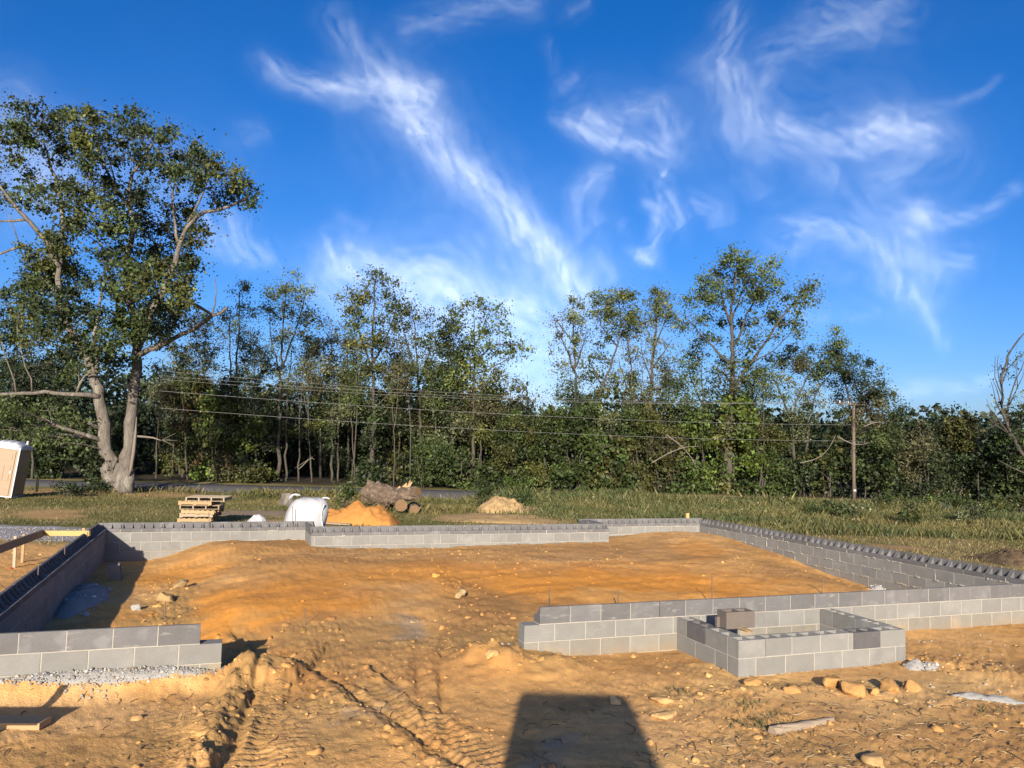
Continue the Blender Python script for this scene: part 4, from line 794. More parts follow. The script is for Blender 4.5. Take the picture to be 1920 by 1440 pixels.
wt('dark peaked cedar-like tree directly behind the utility pole', 53, [([(1600, 910), (1600, 840), (1596, 770), (1580, 700), (1566, 650)], 9, 2, .4), ([(1596, 780), (1625, 735), (1650, 715)], 5, 2, -.5)],
   [(1562, 634, 18, 18, 'green', 1.0), (1554, 662, 26, 18, 'mid', 1.1), (1582, 676, 26, 16, 'dark', 1.0), (1548, 690, 22, 14, 'mid', 1.0), (1608, 696, 24, 18, 'dark', 1.0), (1640, 706, 20, 18, 'mid', 1.0), (1584, 714, 28, 18, 'dark', 1.1), (1624, 732, 30, 18, 'dark', 1.1), (1658, 742, 20, 16, 'mid', 1.0), (1596, 748, 30, 18, 'brown', .9), (1636, 764, 34, 18, 'brown', .8), (1676, 770, 16, 18, 'dark', 1.1), (1664, 800, 24, 20, 'mid', 1.1), (1610, 790, 34, 22, 'brown', .7), (1570, 780, 22, 18, 'mid', .6), (1640, 830, 40, 22, 'mid', 1.0)], leaf=.15)
wt('bare winter-looking tree leaning in at the right edge of the lot', 50, [([(1980, 935), (1935, 880), (1905, 830), (1884, 790), (1876, 740), (1880, 690), (1898, 650), (1920, 625)], 11, 3, 0), ([(1905, 830), (1876, 790), (1860, 770), (1850, 760)], 4, 1, -.3), ([(1890, 800), (1890, 745), (1912, 700), (1925, 660)], 5, 1.5, .5), ([(1884, 780), (1870, 730), (1860, 710)], 3, 1, .4), ([(1880, 700), (1896, 690), (1915, 668)], 3, 1, -.3), ([(1930, 890), (1900, 880), (1870, 862)], 4, 1.5, 0), ([(1878, 730), (1862, 690), (1872, 665)], 3, 1, .2), ([(1884, 785), (1862, 745), (1858, 715)], 3.5, 1, .4), ([(1880, 745), (1868, 718), (1858, 690), (1866, 668)], 3, 1, -.4), ([(1881, 715), (1892, 684), (1890, 655)], 3, 1, .2), ([(1888, 668), (1902, 655), (1912, 632)], 3, 1, .3), ([(1900, 820), (1868, 800), (1846, 778)], 3.5, 1, .2), ([(1868, 800), (1856, 780), (1850, 748)], 2.5, .8, .2), ([(1892, 760), (1908, 728), (1922, 690)], 3, 1, -.2), ([(1876, 792), (1860, 808), (1842, 806)], 2.5, .8, -.2), ([(1908, 728), (1902, 700), (1908, 676)], 2.5, .8, .2), ([(1940, 890), (1930, 800), (1922, 720), (1935, 640)], 6, 2, .5)],
   [(1905, 672, 18, 18, 'grey', .18), (1880, 702, 14, 18, 'dark', .2), (1868, 760, 18, 18, 'grey', .18), (1905, 740, 18, 24, 'grey', .15), (1912, 778, 14, 12, 'dark', 1.6), (1908, 812, 18, 18, 'dark', 1.4), (1895, 850, 24, 24, 'dark', 1.2)], leaf=.15, twig=2.2)
wt('dark tree at the far left edge behind the portable toilet', 50, [([(18, 905), (20, 820), (24, 740), (30, 660), (28, 600)], 10, 3, 0), ([(22, 760), (45, 700), (60, 660)], 5, 2, .5), ([(60, 905), (62, 820), (66, 760)], 7, 2, .6)],
   [(8, 560, 26, 22, 'oak_d', 1.0), (30, 600, 30, 24, 'oak_d', 1.0), (6, 630, 30, 26, 'dark', 1.2), (46, 650, 30, 26, 'dark', 1.0), (20, 690, 40, 28, 'dark', 1.3), (66, 700, 34, 26, 'dark', 1.1), (24, 740, 44, 26, 'dark', 1.3), (90, 740, 36, 24, 'dark', 1.1)], leaf=.18)
for i, (lab, Y, lm, bl, kw) in enumerate(T):
    bl = [(b[0], b[1], b[2] * 1.15, b[3] * 1.15, b[4], (b[5] if len(b) > 5 else 1) * (.56 if b[0] < 1030 else .66)) for b in bl]; rt = np.random.default_rng(60 + i)
    low = max(b[1] for b in bl); tr_ = np.array(lm[0][0], float)
    if 'bare winter' not in lab:
        for yy in np.arange(low + 12, 835, 19):
            bl.append((float(np.interp(-yy, -tr_[:, 1], tr_[:, 0])) + rt.uniform(-30, 30), yy, rt.uniform(18, 30), rt.uniform(14, 22), ['mid', 'oak_y', 'grey', 'oak_d'][rt.integers(4)], rt.uniform(.3, .65) * (1.5 if tr_[0, 0] < 1000 and yy < 785 else 1.0)))
    lm = [(p, w0 * .85, w1 * .8, d) for p, w0, w1, d in lm]
    tree('tree', lab, Y, lm, bl, 100 + i, group=G_W, **kw)

# thinner trees standing further back
BACK = [(340, 640, 'grey'), (385, 590, 'brown'), (478, 640, 'grey'), (600, 640, 'grey'), (650, 630, 'mid'), (745, 660, 'grey'), (830, 680, 'mid'), (925, 735, 'brown'), (1255, 700, 'grey'), (1410, 700, 'mid'), (1735, 805, 'brown'), (95, 690, 'dark')]
BKL = ['right behind the oak trunks', 'just left of the slim poplar', 'between the two pale poplars', 'right of the forked poplar', 'left of the tall leafy tree', 'between the tall leafy tree and the grey one', 'left of the vine-wrapped tree', 'below the branches reaching right',
       'between the straight dark trunk and the tallest tree', 'just right of the tallest trunk', 'right of the cedar-like tree', 'left of the oak, above its long limb']
for i, ((x0, yt, tn), lab) in enumerate(zip(BACK, BKL)):
    r = np.random.default_rng(800 + i); hb = 900 - yt
    lm = [([(x0 + r.uniform(-6, 6), 900), (x0 + r.uniform(-8, 8), 800), (x0, yt + 20)], 6, 1.5, 0)] + [([(x0, yt + hb * f), (x0 + sg * r.uniform(14, 30), yt + hb * f - r.uniform(40, 70))], 3, 1, r.uniform(-1, 1)) for f, sg in ((.35, 1), (.45, -1), (.6, 1))]
    bl = [(x0 + r.uniform(-34, 34) * (.4 + .8 * t), yt + hb * .62 * t + r.uniform(-8, 8), r.uniform(18, 28), r.uniform(16, 24), [tn, 'grey', 'mid', tn][r.integers(4)], r.uniform(.25, .5)) for t in np.linspace(0, 1, 11)]
    tree('tree', 'thin hazy tree deeper in the wood ' + lab, 61 + (i % 3) * 1.5, lm, bl, 820 + i, group='thin trees deeper in the wood', leaf=.17, twig=1.4)

# understory: every bush is a thing
def bush(label, Y, x0, x1, ytop, ybot, tones, seed, dens=1.0, leaf=.19, name='bush', stems=4):
    r = np.random.default_rng(seed); n = max(5, int((x1 - x0) * (ybot - ytop) / 800)); bl = []
    for _ in range(n):
        t = r.uniform(0, 1); yy = ybot - (ybot - ytop) * (t ** .9); wdt = math.sqrt(max(.12, 1 - (2 * (t * .75 + .05) - .35) ** 2 * .75))
        xx = (x0 + x1) / 2 + (x1 - x0) / 2 * wdt * r.uniform(-.85, .85); rr_ = r.uniform(13, 24)
        bl.append((xx, min(yy + rr_ * .5, ybot - 8), rr_ * 1.2, rr_, tones[r.integers(len(tones))], r.uniform(.35, 1.35)))
    xm = (x0 + x1) / 2; lim = [([(xm, ybot + 6), (xm + r.uniform(-8, 8), ybot - (ybot - ytop) * .4)], 5, 2, 0)]
    for _ in range(stems - 1):
        xx = xm + r.uniform(-.5, .5) * (x1 - x0) * .6; lim.append(([(xx, ybot + 4), (xx + r.uniform(-14, 14), mix(ybot, ytop, r.uniform(.4, .75)))], r.uniform(2.5, 5), 1.5, r.uniform(-1, 1)))
    bl = [(b[0], b[1], b[2], b[3], {'mid': 'b_mid', 'green': 'b_green', 'bright': 'b_bright', 'yellow': 'b_yel', 'oak_y': 'b_oak'}.get(b[4], b[4]), b[5]) for b in bl]
    return tree(name, label, Y, lim, bl, seed, group='bushes at the foot of the woods', cat='bush', leaf=[.15, .18, .23, .27][seed % 4], dens=dens * .84, twig=.5, depth=.5, base=(xm, ybot), clump=.34)
BUSH = [  # label, depth, x0, x1, ytop, ybot, tones (dark at left puts shade into the colour), density
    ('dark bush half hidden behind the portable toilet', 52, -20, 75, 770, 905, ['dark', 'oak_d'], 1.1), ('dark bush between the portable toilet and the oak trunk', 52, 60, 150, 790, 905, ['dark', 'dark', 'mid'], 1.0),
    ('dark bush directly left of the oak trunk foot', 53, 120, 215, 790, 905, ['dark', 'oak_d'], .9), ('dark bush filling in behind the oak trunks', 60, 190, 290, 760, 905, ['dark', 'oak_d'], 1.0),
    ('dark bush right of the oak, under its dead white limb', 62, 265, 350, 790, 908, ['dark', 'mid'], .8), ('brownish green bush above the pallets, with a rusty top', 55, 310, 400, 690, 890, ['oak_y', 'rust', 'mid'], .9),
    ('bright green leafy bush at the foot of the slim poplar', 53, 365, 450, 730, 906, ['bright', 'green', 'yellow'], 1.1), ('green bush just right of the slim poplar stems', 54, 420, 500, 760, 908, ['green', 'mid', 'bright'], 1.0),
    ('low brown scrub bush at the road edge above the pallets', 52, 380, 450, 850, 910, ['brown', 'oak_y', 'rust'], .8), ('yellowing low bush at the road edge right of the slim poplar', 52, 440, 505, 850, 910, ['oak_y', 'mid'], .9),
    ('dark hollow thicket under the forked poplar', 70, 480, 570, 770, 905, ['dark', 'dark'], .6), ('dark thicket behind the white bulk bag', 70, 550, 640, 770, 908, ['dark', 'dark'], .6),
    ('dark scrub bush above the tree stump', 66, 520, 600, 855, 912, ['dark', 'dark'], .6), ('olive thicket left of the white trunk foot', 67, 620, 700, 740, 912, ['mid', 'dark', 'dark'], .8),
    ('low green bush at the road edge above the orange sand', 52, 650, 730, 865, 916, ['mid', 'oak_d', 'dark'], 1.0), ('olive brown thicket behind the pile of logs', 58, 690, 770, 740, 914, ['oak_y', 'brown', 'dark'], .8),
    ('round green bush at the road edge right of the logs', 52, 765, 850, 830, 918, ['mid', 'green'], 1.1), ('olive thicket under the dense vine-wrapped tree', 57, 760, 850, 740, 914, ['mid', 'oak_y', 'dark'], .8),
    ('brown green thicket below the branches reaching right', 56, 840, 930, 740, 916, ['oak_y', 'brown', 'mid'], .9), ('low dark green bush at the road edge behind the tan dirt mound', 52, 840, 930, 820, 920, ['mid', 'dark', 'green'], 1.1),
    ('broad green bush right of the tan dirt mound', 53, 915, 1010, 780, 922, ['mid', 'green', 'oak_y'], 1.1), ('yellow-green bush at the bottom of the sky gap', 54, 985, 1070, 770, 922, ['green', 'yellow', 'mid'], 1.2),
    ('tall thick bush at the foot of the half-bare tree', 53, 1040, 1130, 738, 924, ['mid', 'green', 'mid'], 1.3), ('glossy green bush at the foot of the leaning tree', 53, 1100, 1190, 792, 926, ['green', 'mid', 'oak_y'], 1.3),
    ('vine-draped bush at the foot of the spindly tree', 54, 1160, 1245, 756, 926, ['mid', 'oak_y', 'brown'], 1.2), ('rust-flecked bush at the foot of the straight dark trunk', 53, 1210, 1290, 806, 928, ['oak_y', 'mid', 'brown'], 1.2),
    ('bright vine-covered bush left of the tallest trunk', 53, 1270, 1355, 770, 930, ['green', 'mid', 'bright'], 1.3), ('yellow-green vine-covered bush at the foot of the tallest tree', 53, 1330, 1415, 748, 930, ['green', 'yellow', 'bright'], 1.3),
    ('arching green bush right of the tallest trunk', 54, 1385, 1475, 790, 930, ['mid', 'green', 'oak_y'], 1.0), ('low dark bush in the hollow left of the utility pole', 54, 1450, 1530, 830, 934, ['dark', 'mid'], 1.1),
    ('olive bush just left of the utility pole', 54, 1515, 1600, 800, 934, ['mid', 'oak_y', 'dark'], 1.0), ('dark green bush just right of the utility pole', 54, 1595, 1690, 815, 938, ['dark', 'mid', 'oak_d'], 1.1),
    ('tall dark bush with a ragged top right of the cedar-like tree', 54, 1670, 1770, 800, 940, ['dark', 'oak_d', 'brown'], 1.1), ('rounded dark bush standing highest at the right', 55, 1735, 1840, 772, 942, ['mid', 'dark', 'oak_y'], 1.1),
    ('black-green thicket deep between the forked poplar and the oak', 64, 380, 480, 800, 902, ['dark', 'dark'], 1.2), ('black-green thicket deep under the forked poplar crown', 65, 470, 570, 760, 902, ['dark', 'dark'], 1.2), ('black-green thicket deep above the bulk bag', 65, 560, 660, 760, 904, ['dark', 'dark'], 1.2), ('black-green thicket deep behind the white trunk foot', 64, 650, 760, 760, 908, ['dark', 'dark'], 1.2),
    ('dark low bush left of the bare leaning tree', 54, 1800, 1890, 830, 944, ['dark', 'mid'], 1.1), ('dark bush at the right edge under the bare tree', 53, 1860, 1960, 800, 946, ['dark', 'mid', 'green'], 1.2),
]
for i, (lab, Y, x0, x1, yt, yb, tones, dn) in enumerate(BUSH): bush(lab, Y, x0, x1, yt, yb, tones, 300 + i, dn)

for x_, pts, lab in ((0, [(1222, 868), (1256, 848), (1290, 836), (1312, 838)], 'pale dead limb arching out of the bushes by the straight dark trunk'), (1, [(1250, 815), (1280, 838), (1300, 862), (1306, 878)], 'second pale limb drooping left of the bright vines'),
                     (2, [(1500, 868), (1530, 862), (1552, 846), (1566, 818)], 'pale crooked limb curving up left of the utility pole'), (3, [(1570, 818), (1590, 830), (1612, 836), (1630, 830)], 'thin pale limb crossing behind the utility pole'), (4, [(1620, 800), (1640, 790), (1660, 792)], 'short pale limb right of the utility pole'), (5, [(560, 880), (574, 868), (584, 852), (590, 862)], 'small bare white branch standing at the road edge above the bulk bag')):
    P = np.array([at_y(a, b, 50.8) for a, b in pts]); Q, Wq = resample(P, np.linspace(.036, .014, len(P)), .3); m = MB(); m.tube(Q - Q[0], Wq, 5, wob=.1)
    for j in (len(Q) // 2, -2): m.tube([Q[j] - Q[0], Q[j] - Q[0] + rng.normal(0, .35, 3) + [0, 0, .3]], [.022, .008], 4)
    ob_ = m.build('dead_branch', MAT['dead'], None, smooth=True); ob_.location = Vector(Q[0]); tag(ob_, lab, 'dead branch', 'bare limbs among the bushes')

# slim saplings whose pale trunks show against the dark wood
SAP = [(292, 905, 300, 690, 4), (322, 905, 318, 700, 3.5), (352, 905, 346, 680, 4), (560, 905, 566, 660, 4), (585, 905, 580, 670, 4), (660, 910, 668, 700, 4), (668, 905, 656, 720, 3), (738, 918, 748, 700, 3), (770, 905, 762, 690, 3.5),
       (815, 905, 822, 690, 3.5), (905, 905, 896, 750, 4), (1424, 905, 1430, 720, 4)]
SL = ['thin grey sapling right behind the oak', 'thin sapling second to the right of the oak trunks', 'thin sapling above the left end of the pallets', 'thin sapling just right of the forked poplar stems', 'thin sapling above the white bulk bag', 'thin sapling above the orange sand pile', 'crooked sapling beside the white trunk foot',
      'white thin sapling rising behind the pile of logs', 'thin sapling right of the log pile', 'thin sapling among the grey-limbed trees', 'pale bent sapling under the branches reaching right', 'thin sapling between the tallest tree and the round-crowned one']
for i, ((x0, y0, x1, y1, w), lab) in enumerate(zip(SAP, SL)):
    r = np.random.default_rng(500 + i); xm = (x0 + x1) / 2 + r.uniform(-6, 6)
    tree('sapling', lab, 55 - (i % 3) * .8 if i != 7 else 51.5, [([(x0, y0), (xm, (y0 + y1) / 2), (x1, y1)], w, 1.2, 0), ([(xm, (y0 + y1) / 2 - 10), (xm + r.uniform(-20, 20), y1 + 20)], 2, 1, .3)],
         [(x1 + r.uniform(-14, 14), y1 + r.uniform(-10, 60), 16, 18, ['grey', 'brown', 'mid'][i % 3], .4) for _ in range(4)], 520 + i, group='saplings in the wood', leaf=.14)

# the wood behind, read as one mass
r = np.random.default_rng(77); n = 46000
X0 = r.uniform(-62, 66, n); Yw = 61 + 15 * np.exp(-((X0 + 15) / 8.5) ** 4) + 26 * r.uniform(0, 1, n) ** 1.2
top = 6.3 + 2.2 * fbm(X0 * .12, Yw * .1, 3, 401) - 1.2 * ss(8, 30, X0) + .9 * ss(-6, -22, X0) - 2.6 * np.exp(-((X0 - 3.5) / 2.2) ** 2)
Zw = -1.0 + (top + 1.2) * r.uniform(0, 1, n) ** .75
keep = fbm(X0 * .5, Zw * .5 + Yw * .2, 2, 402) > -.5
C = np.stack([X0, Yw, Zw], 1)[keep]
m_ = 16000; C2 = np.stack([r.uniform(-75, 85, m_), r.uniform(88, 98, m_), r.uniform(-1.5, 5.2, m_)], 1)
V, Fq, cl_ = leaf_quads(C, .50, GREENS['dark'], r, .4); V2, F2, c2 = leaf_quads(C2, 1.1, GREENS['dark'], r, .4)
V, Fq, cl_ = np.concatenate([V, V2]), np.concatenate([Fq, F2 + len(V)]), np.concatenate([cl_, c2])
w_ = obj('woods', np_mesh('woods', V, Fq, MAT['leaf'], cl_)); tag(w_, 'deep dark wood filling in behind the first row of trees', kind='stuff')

# ------------------------------------------------------------------ grass and weeds (nobody could count them)
def blades(x, y, h, w, col, lean, r, bend=.35):
    n = len(x); z = soil_zv(x, y) - .01; a = r.uniform(0, 2 * math.pi, n); b = r.uniform(0, 2 * math.pi, n)
    ux, uy = np.cos(a) * w / 2, np.sin(a) * w / 2; lx, ly = np.cos(b) * h * lean * r.uniform(.2, 1.2, n), np.sin(b) * h * lean * r.uniform(.2, 1.2, n)
    p0 = np.stack([x - ux, y - uy, z], 1); p1 = np.stack([x + ux, y + uy, z], 1)
    p2 = np.stack([x + ux * .7 + lx * bend, y + uy * .7 + ly * bend, z + h * .6], 1); p3 = np.stack([x + lx, y + ly, z + h], 1)
    V = np.stack([p0, p1, p2, p3], 1).reshape(-1, 3); return V, np.arange(4 * n).reshape(n, 4), np.repeat(col, 4, 0)
r = np.random.default_rng(41)
def scatter(n, ang0, ang1, r0, r1, p=1.0):
    a = np.radians(r.uniform(ang0, ang1, n)); q = np.sqrt(r.uniform(0, 1, n) ** p * (r1 ** 2 - r0 ** 2) + r0 ** 2); return q * np.sin(a), q * np.cos(a)
KEEPOUT = []
def weed_mask(x, y):
    """1 in the tall weeds right of the mound; 0 on the mown side."""
    e = 27.0 + 1.6 * fbm(x * .25, y * .2, 3, 431) + 3.0 * ss(6, 0, x)
    return ss(0, 1.6, y - e) * ss(-1.5, 2.5, x + .6 * fbm(x, y, 2, 432)) * ss(44.0, 43.0, y - .01 * x)
gx_, gy_ = scatter(150000, -42, 42, 16, 46, .8)
hx_, hy_ = w2h(gx_, gy_)
dmk = dirt_mask(gx_, gy_); roadk = (gy_ > RD0 - .2 + .012 * gx_) & (gy_ < RD1 + .2 + .012 * gx_)
tp = turf_patches(gx_, gy_)
drive = np.hypot((gx_ - gp[0] + 1.5) / 3.4, (gy_ - gp[1] - .6) / 2.6) < 1.1
k = (dmk < r.uniform(0, 1, len(gx_))) & ~roadk & (tp * .92 < r.uniform(0, 1, len(gx_))) & ~drive & (weed_mask(gx_, gy_) < .5)
X_, Y_ = gx_[k], gy_[k]; n = len(X_); pat = fbm(X_ * .35, Y_ * .35, 3, 81)
tall = ss(38.5, 42.5, Y_) + .7 * np.exp(-((X_ + 19.6) / 2.5) ** 2 - ((Y_ - 39.5) / 1.6) ** 2) + .8 * np.exp(-((X_ + 4) / 3.5) ** 2 - ((Y_ - 34.5) / 1.6) ** 2)
tall = tall + .5 * ss(-2, 3, X_) * ss(30, 33, Y_)
hgt = r.uniform(.05, .13, n) * (1 + 2.6 * tall) * (1 + .5 * (r.uniform(0, 1, n) > .93))
t = np.clip(.48 + .75 * pat + r.normal(0, .22, n) + .35 * (X_ > 6), 0, 1)[:, None]
colg = mix(np.array([.056, .070, .018]), np.array([.17, .135, .052]), t) * np.exp(r.normal(0, .25, (n, 1)))
V, Fq, cc = blades(X_, Y_, hgt * .85, r.uniform(.012, .024, n), colg, .7, r)
tag(obj('grass', np_mesh('grass', V, Fq, MAT['grass'], cc)), 'rough mown grass between the block walls and the road', kind='stuff')
gx_, gy_ = scatter(120000, -4, 44, 25, 47, .8)
k = (weed_mask(gx_, gy_) > r.uniform(0, 1, len(gx_))) & ~((gy_ > RD0 + .012 * gx_) & (gy_ < RD1 + .012 * gx_))
X_, Y_ = gx_[k], gy_[k]; n = len(X_); pat = fbm(X_ * .28, Y_ * .28, 3, 441); hp = .55 + .45 * vnoise(X_ * .5, Y_ * .5, 442)
hgt = r.uniform(.22, .68, n) * hp * (1 + .35 * (r.uniform(0, 1, n) > .95)) * (.72 + 1.1 * ss(39.8, 42.2, Y_ - .010 * X_))
t = np.clip(.50 + .9 * pat + r.normal(0, .25, n), 0, 1)[:, None]
colg = mix(np.array([.040, .060, .016]), np.array([.145, .125, .046]), t) * np.exp(r.normal(0, .25, (n, 1)))
V, Fq, cc = blades(X_, Y_, hgt * .82, r.uniform(.009, .020, n), colg, .5, r)
tag(obj('weeds', np_mesh('weeds', V, Fq, MAT['grass'], cc)), 'tall seeding weeds and grass along the right side of the field', kind='stuff')
# leafy weed tops, some in pale flower
n = 26000; X_, Y_ = scatter(n, -4, 44, 27, 46, .8); k = (weed_mask(X_, Y_) > .6) & (vnoise(X_ * .6, Y_ * .6, 451) > .55); X_, Y_ = X_[k], Y_[k]
Z_ = soil_zv(X_, Y_) + r.uniform(.05, .75, len(X_)) ** 1.0 * (.5 + .5 * vnoise(X_ * .8, Y_ * .8, 452))
V, Fq, cc = leaf_quads(np.stack([X_, Y_, Z_], 1), .055, (.06, .085, .024), r, .35)
fl_ = (vnoise(X_ * .35 + 9, Y_ * .35, 453) > .62) & (r.uniform(0, 1, len(X_)) > .90) & (Z_ > -.70) & (Y_ > 31); cc[np.repeat(fl_, 4)] = np.array([.40, .39, .33])
tag(obj('leafy_weeds', np_mesh('leafy_weeds', V, Fq, MAT['leaf'], cc)), 'leafy weeds with small pale flower heads', kind='stuff')

# ------------------------------------------------------------------ loose clods, gravel and straw
def scatter_rocks(name, label, pts, sizes, cols, mat, seed, lv_big=2, thresh=.05, sink=.25):
    rg = np.random.default_rng(seed); protos = {1: [rock_verts((1, 1, .75), 1, .9, 900 + i) for i in range(10)], 2: [rock_verts((1, 1, .75), 2, .6, 950 + i) for i in range(12)]}
    VV = []; FF = []; CC = []; nv = 0
    for (X, Y, Z), s_, c_ in zip(pts, sizes, cols):
        V, Fc = protos[lv_big if s_ > thresh else 1][rg.integers(10)]
        a = rg.uniform(0, 6.28); V = V @ rotz(a).T * (s_ * rg.uniform(.75, 1.25, 3)) + np.array([X, Y, Z + s_ * (.75 - sink * 2) * .5])
        VV.append(V); FF.append(Fc + nv); CC.append(np.repeat(np.clip(c_, 0, .9)[None], len(V), 0)); nv += len(V)
    return tag(obj(name, np_mesh(name, np.concatenate(VV), np.concatenate(FF), mat, np.concatenate(CC))), label, kind='stuff')
r = np.random.default_rng(61)
n = 13000; X_, Y_ = scatter(n, -40, 40, 5.6, 19.5, 1.5); hx_, hy_ = w2h(X_, Y_)
lumpf = fbm(X_ * .55, Y_ * .55, 3, 21); smz = np.zeros(n); bm = np.zeros(n)
for c0, inv, c_, st in ZN_W:
    if tuple(c_) in (tuple(CM['orange']), tuple(CM['grey'])):
        e = inv @ np.stack([X_ - c0[0], Y_ - c0[1]]); smz = np.maximum(smz, ss(1.2, .6, np.hypot(e[0], e[1])))
for P, w, hgt in BE_W: bm = np.maximum(bm, np.exp(-(poly_dist(X_, Y_, P)[0] / w) ** 2))
for P, hw, dp, be, lg in TR_W: bm = np.maximum(bm, .8 * np.exp(-((poly_dist(X_, Y_, P)[0] - hw * 1.3) / (.5 * hw)) ** 2))
pr = np.clip(.10 + .55 * ss(-.05, .45, lumpf) - .5 * smz + .8 * bm, .015, 1) * dirt_mask(X_, Y_)
onwall = ((np.abs(hy_ - .1) < .14) & (hx_ > XL) & ((hx_ < 2.05) | (hx_ > 5.33))) | ((np.abs(hx_ - XL - .1) < .15) & (hy_ < YB)) | ((np.abs(hx_ - XR + .1) < .15) & (hy_ < YB)) | ((hx_ > PX0 - .05) & (hx_ < PX1 + .05) & (hy_ > -PD - .05) & (hy_ < 0)) | ((np.abs(hy_ - yback(hx_) + .1) < .15) & (hx_ > XL))
k = (r.uniform(0, 1, n) < pr) & ~onwall; X_, Y_ = X_[k], Y_[k]; n = len(X_); bmk = bm[k]
sz = np.clip(.007 + r.exponential(.0085, n) * (1 + .9 * bmk), .006, .070)
cs_ = soil_colour(X_, Y_) * .88 * np.exp(r.normal(0, .16, (n, 1))) * np.where(r.uniform(0, 1, (n, 1)) > .985, 1.15, .96)
scatter_rocks('dirt_clods', 'loose clay clods scattered over the lot', zip(X_, Y_, soil_zv(X_, Y_)), sz, cs_, MAT['clod'], 62, thresh=.034, sink=.5)
# straw, roots and twigs
def litter(n, zone, seed, name, label, cols):
    rg = np.random.default_rng(seed); VV = []; FF = []; CC = []; nv = 0
    for _ in range(n):
        q = zone(rg); 
        if q is None: continue
        L = rg.uniform(.02, .13) * (1 if rg.random() > .06 else 2.4); w = rg.uniform(.0014, .0038); a = rg.uniform(0, 6.28); m_ = 4
        t = np.linspace(-.5, .5, m_); cu = rg.normal(0, .12) * L; px_ = q[0] + np.cos(a) * t * L - np.sin(a) * cu * (1 - 4 * t * t); py_ = q[1] + np.sin(a) * t * L + np.cos(a) * cu * (1 - 4 * t * t)
        z = soil_zv(px_, py_) + w + rg.uniform(0, .02) * (1 - 3 * t * t)
        V = []
        for i in range(m_): V += [(px_[i] - np.sin(a) * w, py_[i] + np.cos(a) * w, z[i]), (px_[i] + np.sin(a) * w, py_[i] - np.cos(a) * w, z[i]), (px_[i], py_[i], z[i] + 1.5 * w)]
        V = np.array(V); Fc = [(3 * i + j, 3 * i + (j + 1) % 3, 3 * i + 3 + (j + 1) % 3, 3 * i + 3 + j) for i in range(m_ - 1) for j in range(3)]
        VV.append(V); FF.append(np.array(Fc) + nv); nv += len(V); CC.append(np.repeat((np.array(cols[rg.integers(len(cols))]) * rg.uniform(.7, 1.2))[None], len(V), 0))
    return tag(obj(name, np_mesh(name, np.concatenate(VV), np.concatenate(FF), MAT['clod'], np.concatenate(CC))), label, kind='stuff')
def zone_right(rg):
    px, py = rg.uniform(1180, 1960), 1290 + 170 * rg.uniform(0, 1) ** .8
    if rg.random() > ss(1150, 1500, px) * .8 + .2: return None
    p = at_z(px, py, -.6); return p
litter(900, zone_right, 71, 'straw_litter', 'straw, roots and twigs pressed into the dirt at the lower right', [(.10, .07, .045), (.16, .12, .07), (.34, .25, .14), (.12, .09, .06), (.38, .28, .16)])
def zone_all(rg): return at_z(rg.uniform(0, 1200), rg.uniform(1290, 1460), -.58) if rg.random() > .2 else at_z(rg.uniform(1250, 1920), rg.uniform(1200, 1290), -.58)
litter(330, zone_all, 72, 'twig_litter', 'a few twigs and roots on the bare dirt', [(.12, .08, .05), (.2, .14, .08), (.09, .07, .05)])

# gravel and concrete spills: rounded low heaps with their stones
def heap(name, label, cat, px, py, zg, rx, ry, h, yaw, mat, seed, stones=0, scol=(.5, .49, .47), ssz=.018, kind=None, rough=.35):
    c = at_z(px, py, zg); nr_, na_ = 10, 36; V = []; rg = np.random.default_rng(seed)
    for i in range(nr_ + 1):
        for j in range(na_):
            t = i / nr_; a = 2 * math.pi * j / na_; ed = 1 + .28 * float(fbm(np.array([math.cos(a) * 1.6 + seed]), np.array([math.sin(a) * 1.6]), 3, seed)[0])
            lx, ly = rx * t * ed * math.cos(a), ry * t * ed * math.sin(a); X = c[0] + lx * math.cos(yaw) - ly * math.sin(yaw); Y = c[1] + lx * math.sin(yaw) + ly * math.cos(yaw); V.append((X, Y, t))
    V = np.array(V); t = V[:, 2].copy(); g = soil_zv(V[:, 0], V[:, 1])
    V[:, 2] = g + h * (1 - t ** 2) * (1 + rough * fbm(V[:, 0] * 5, V[:, 1] * 5, 3, seed)) + .02 * fbm(V[:, 0] * 16, V[:, 1] * 16, 2, seed + 1) * (1 - t) - .03 * (t > .95)
    Fq = [(i * na_ + j, i * na_ + (j + 1) % na_, (i + 1) * na_ + (j + 1) % na_, (i + 1) * na_ + j) for i in range(nr_) for j in range(na_)]
    Fq = [tuple(reversed(q)) for q in Fq]; base = np.array([c[0], c[1], float(soil_zv(np.array([c[0]]), np.array([c[1]]))[0])])
    o = obj(name, np_mesh(name, V - base, np.array(Fq)[:, ::-1], mat, smooth=True), None, base); tag(o, label, cat, kind=kind)
    if stones:
        a = rg.uniform(0, 6.28, stones); t = np.sqrt(rg.uniform(0, 1.15, stones)); lx, ly = rx * t * np.cos(a), ry * t * np.sin(a)
        X = c[0] + lx * math.cos(yaw) - ly * math.sin(yaw); Y = c[1] + lx * math.sin(yaw) + ly * math.cos(yaw); Z = soil_zv(X, Y) + h * np.clip(1 - t ** 2, 0, 1)
        so = scatter_rocks('stone', None, zip(X - base[0], Y - base[1], Z - base[2]), ssz * np.exp(rg.normal(0, .35, stones)), np.array(scol) * np.exp(rg.normal(-.12, .34, (stones, 1))) * mix(np.array([1, 1, 1.0]), np.array([1.0, .85, .62]), (rg.random((stones, 1)) > .7) * 1.0), MAT['clod'], seed + 3, thresh=9)
        so.parent = o; so.name = 'stones'
    return o
heap('gravel_spill', 'white gravel spilled along the foot of the short front wall', 'gravel', 214, 1268, -.45, .96, .115, .05, YAW, MAT['spill'], 81, 800, (.29, .285, .275), .012)
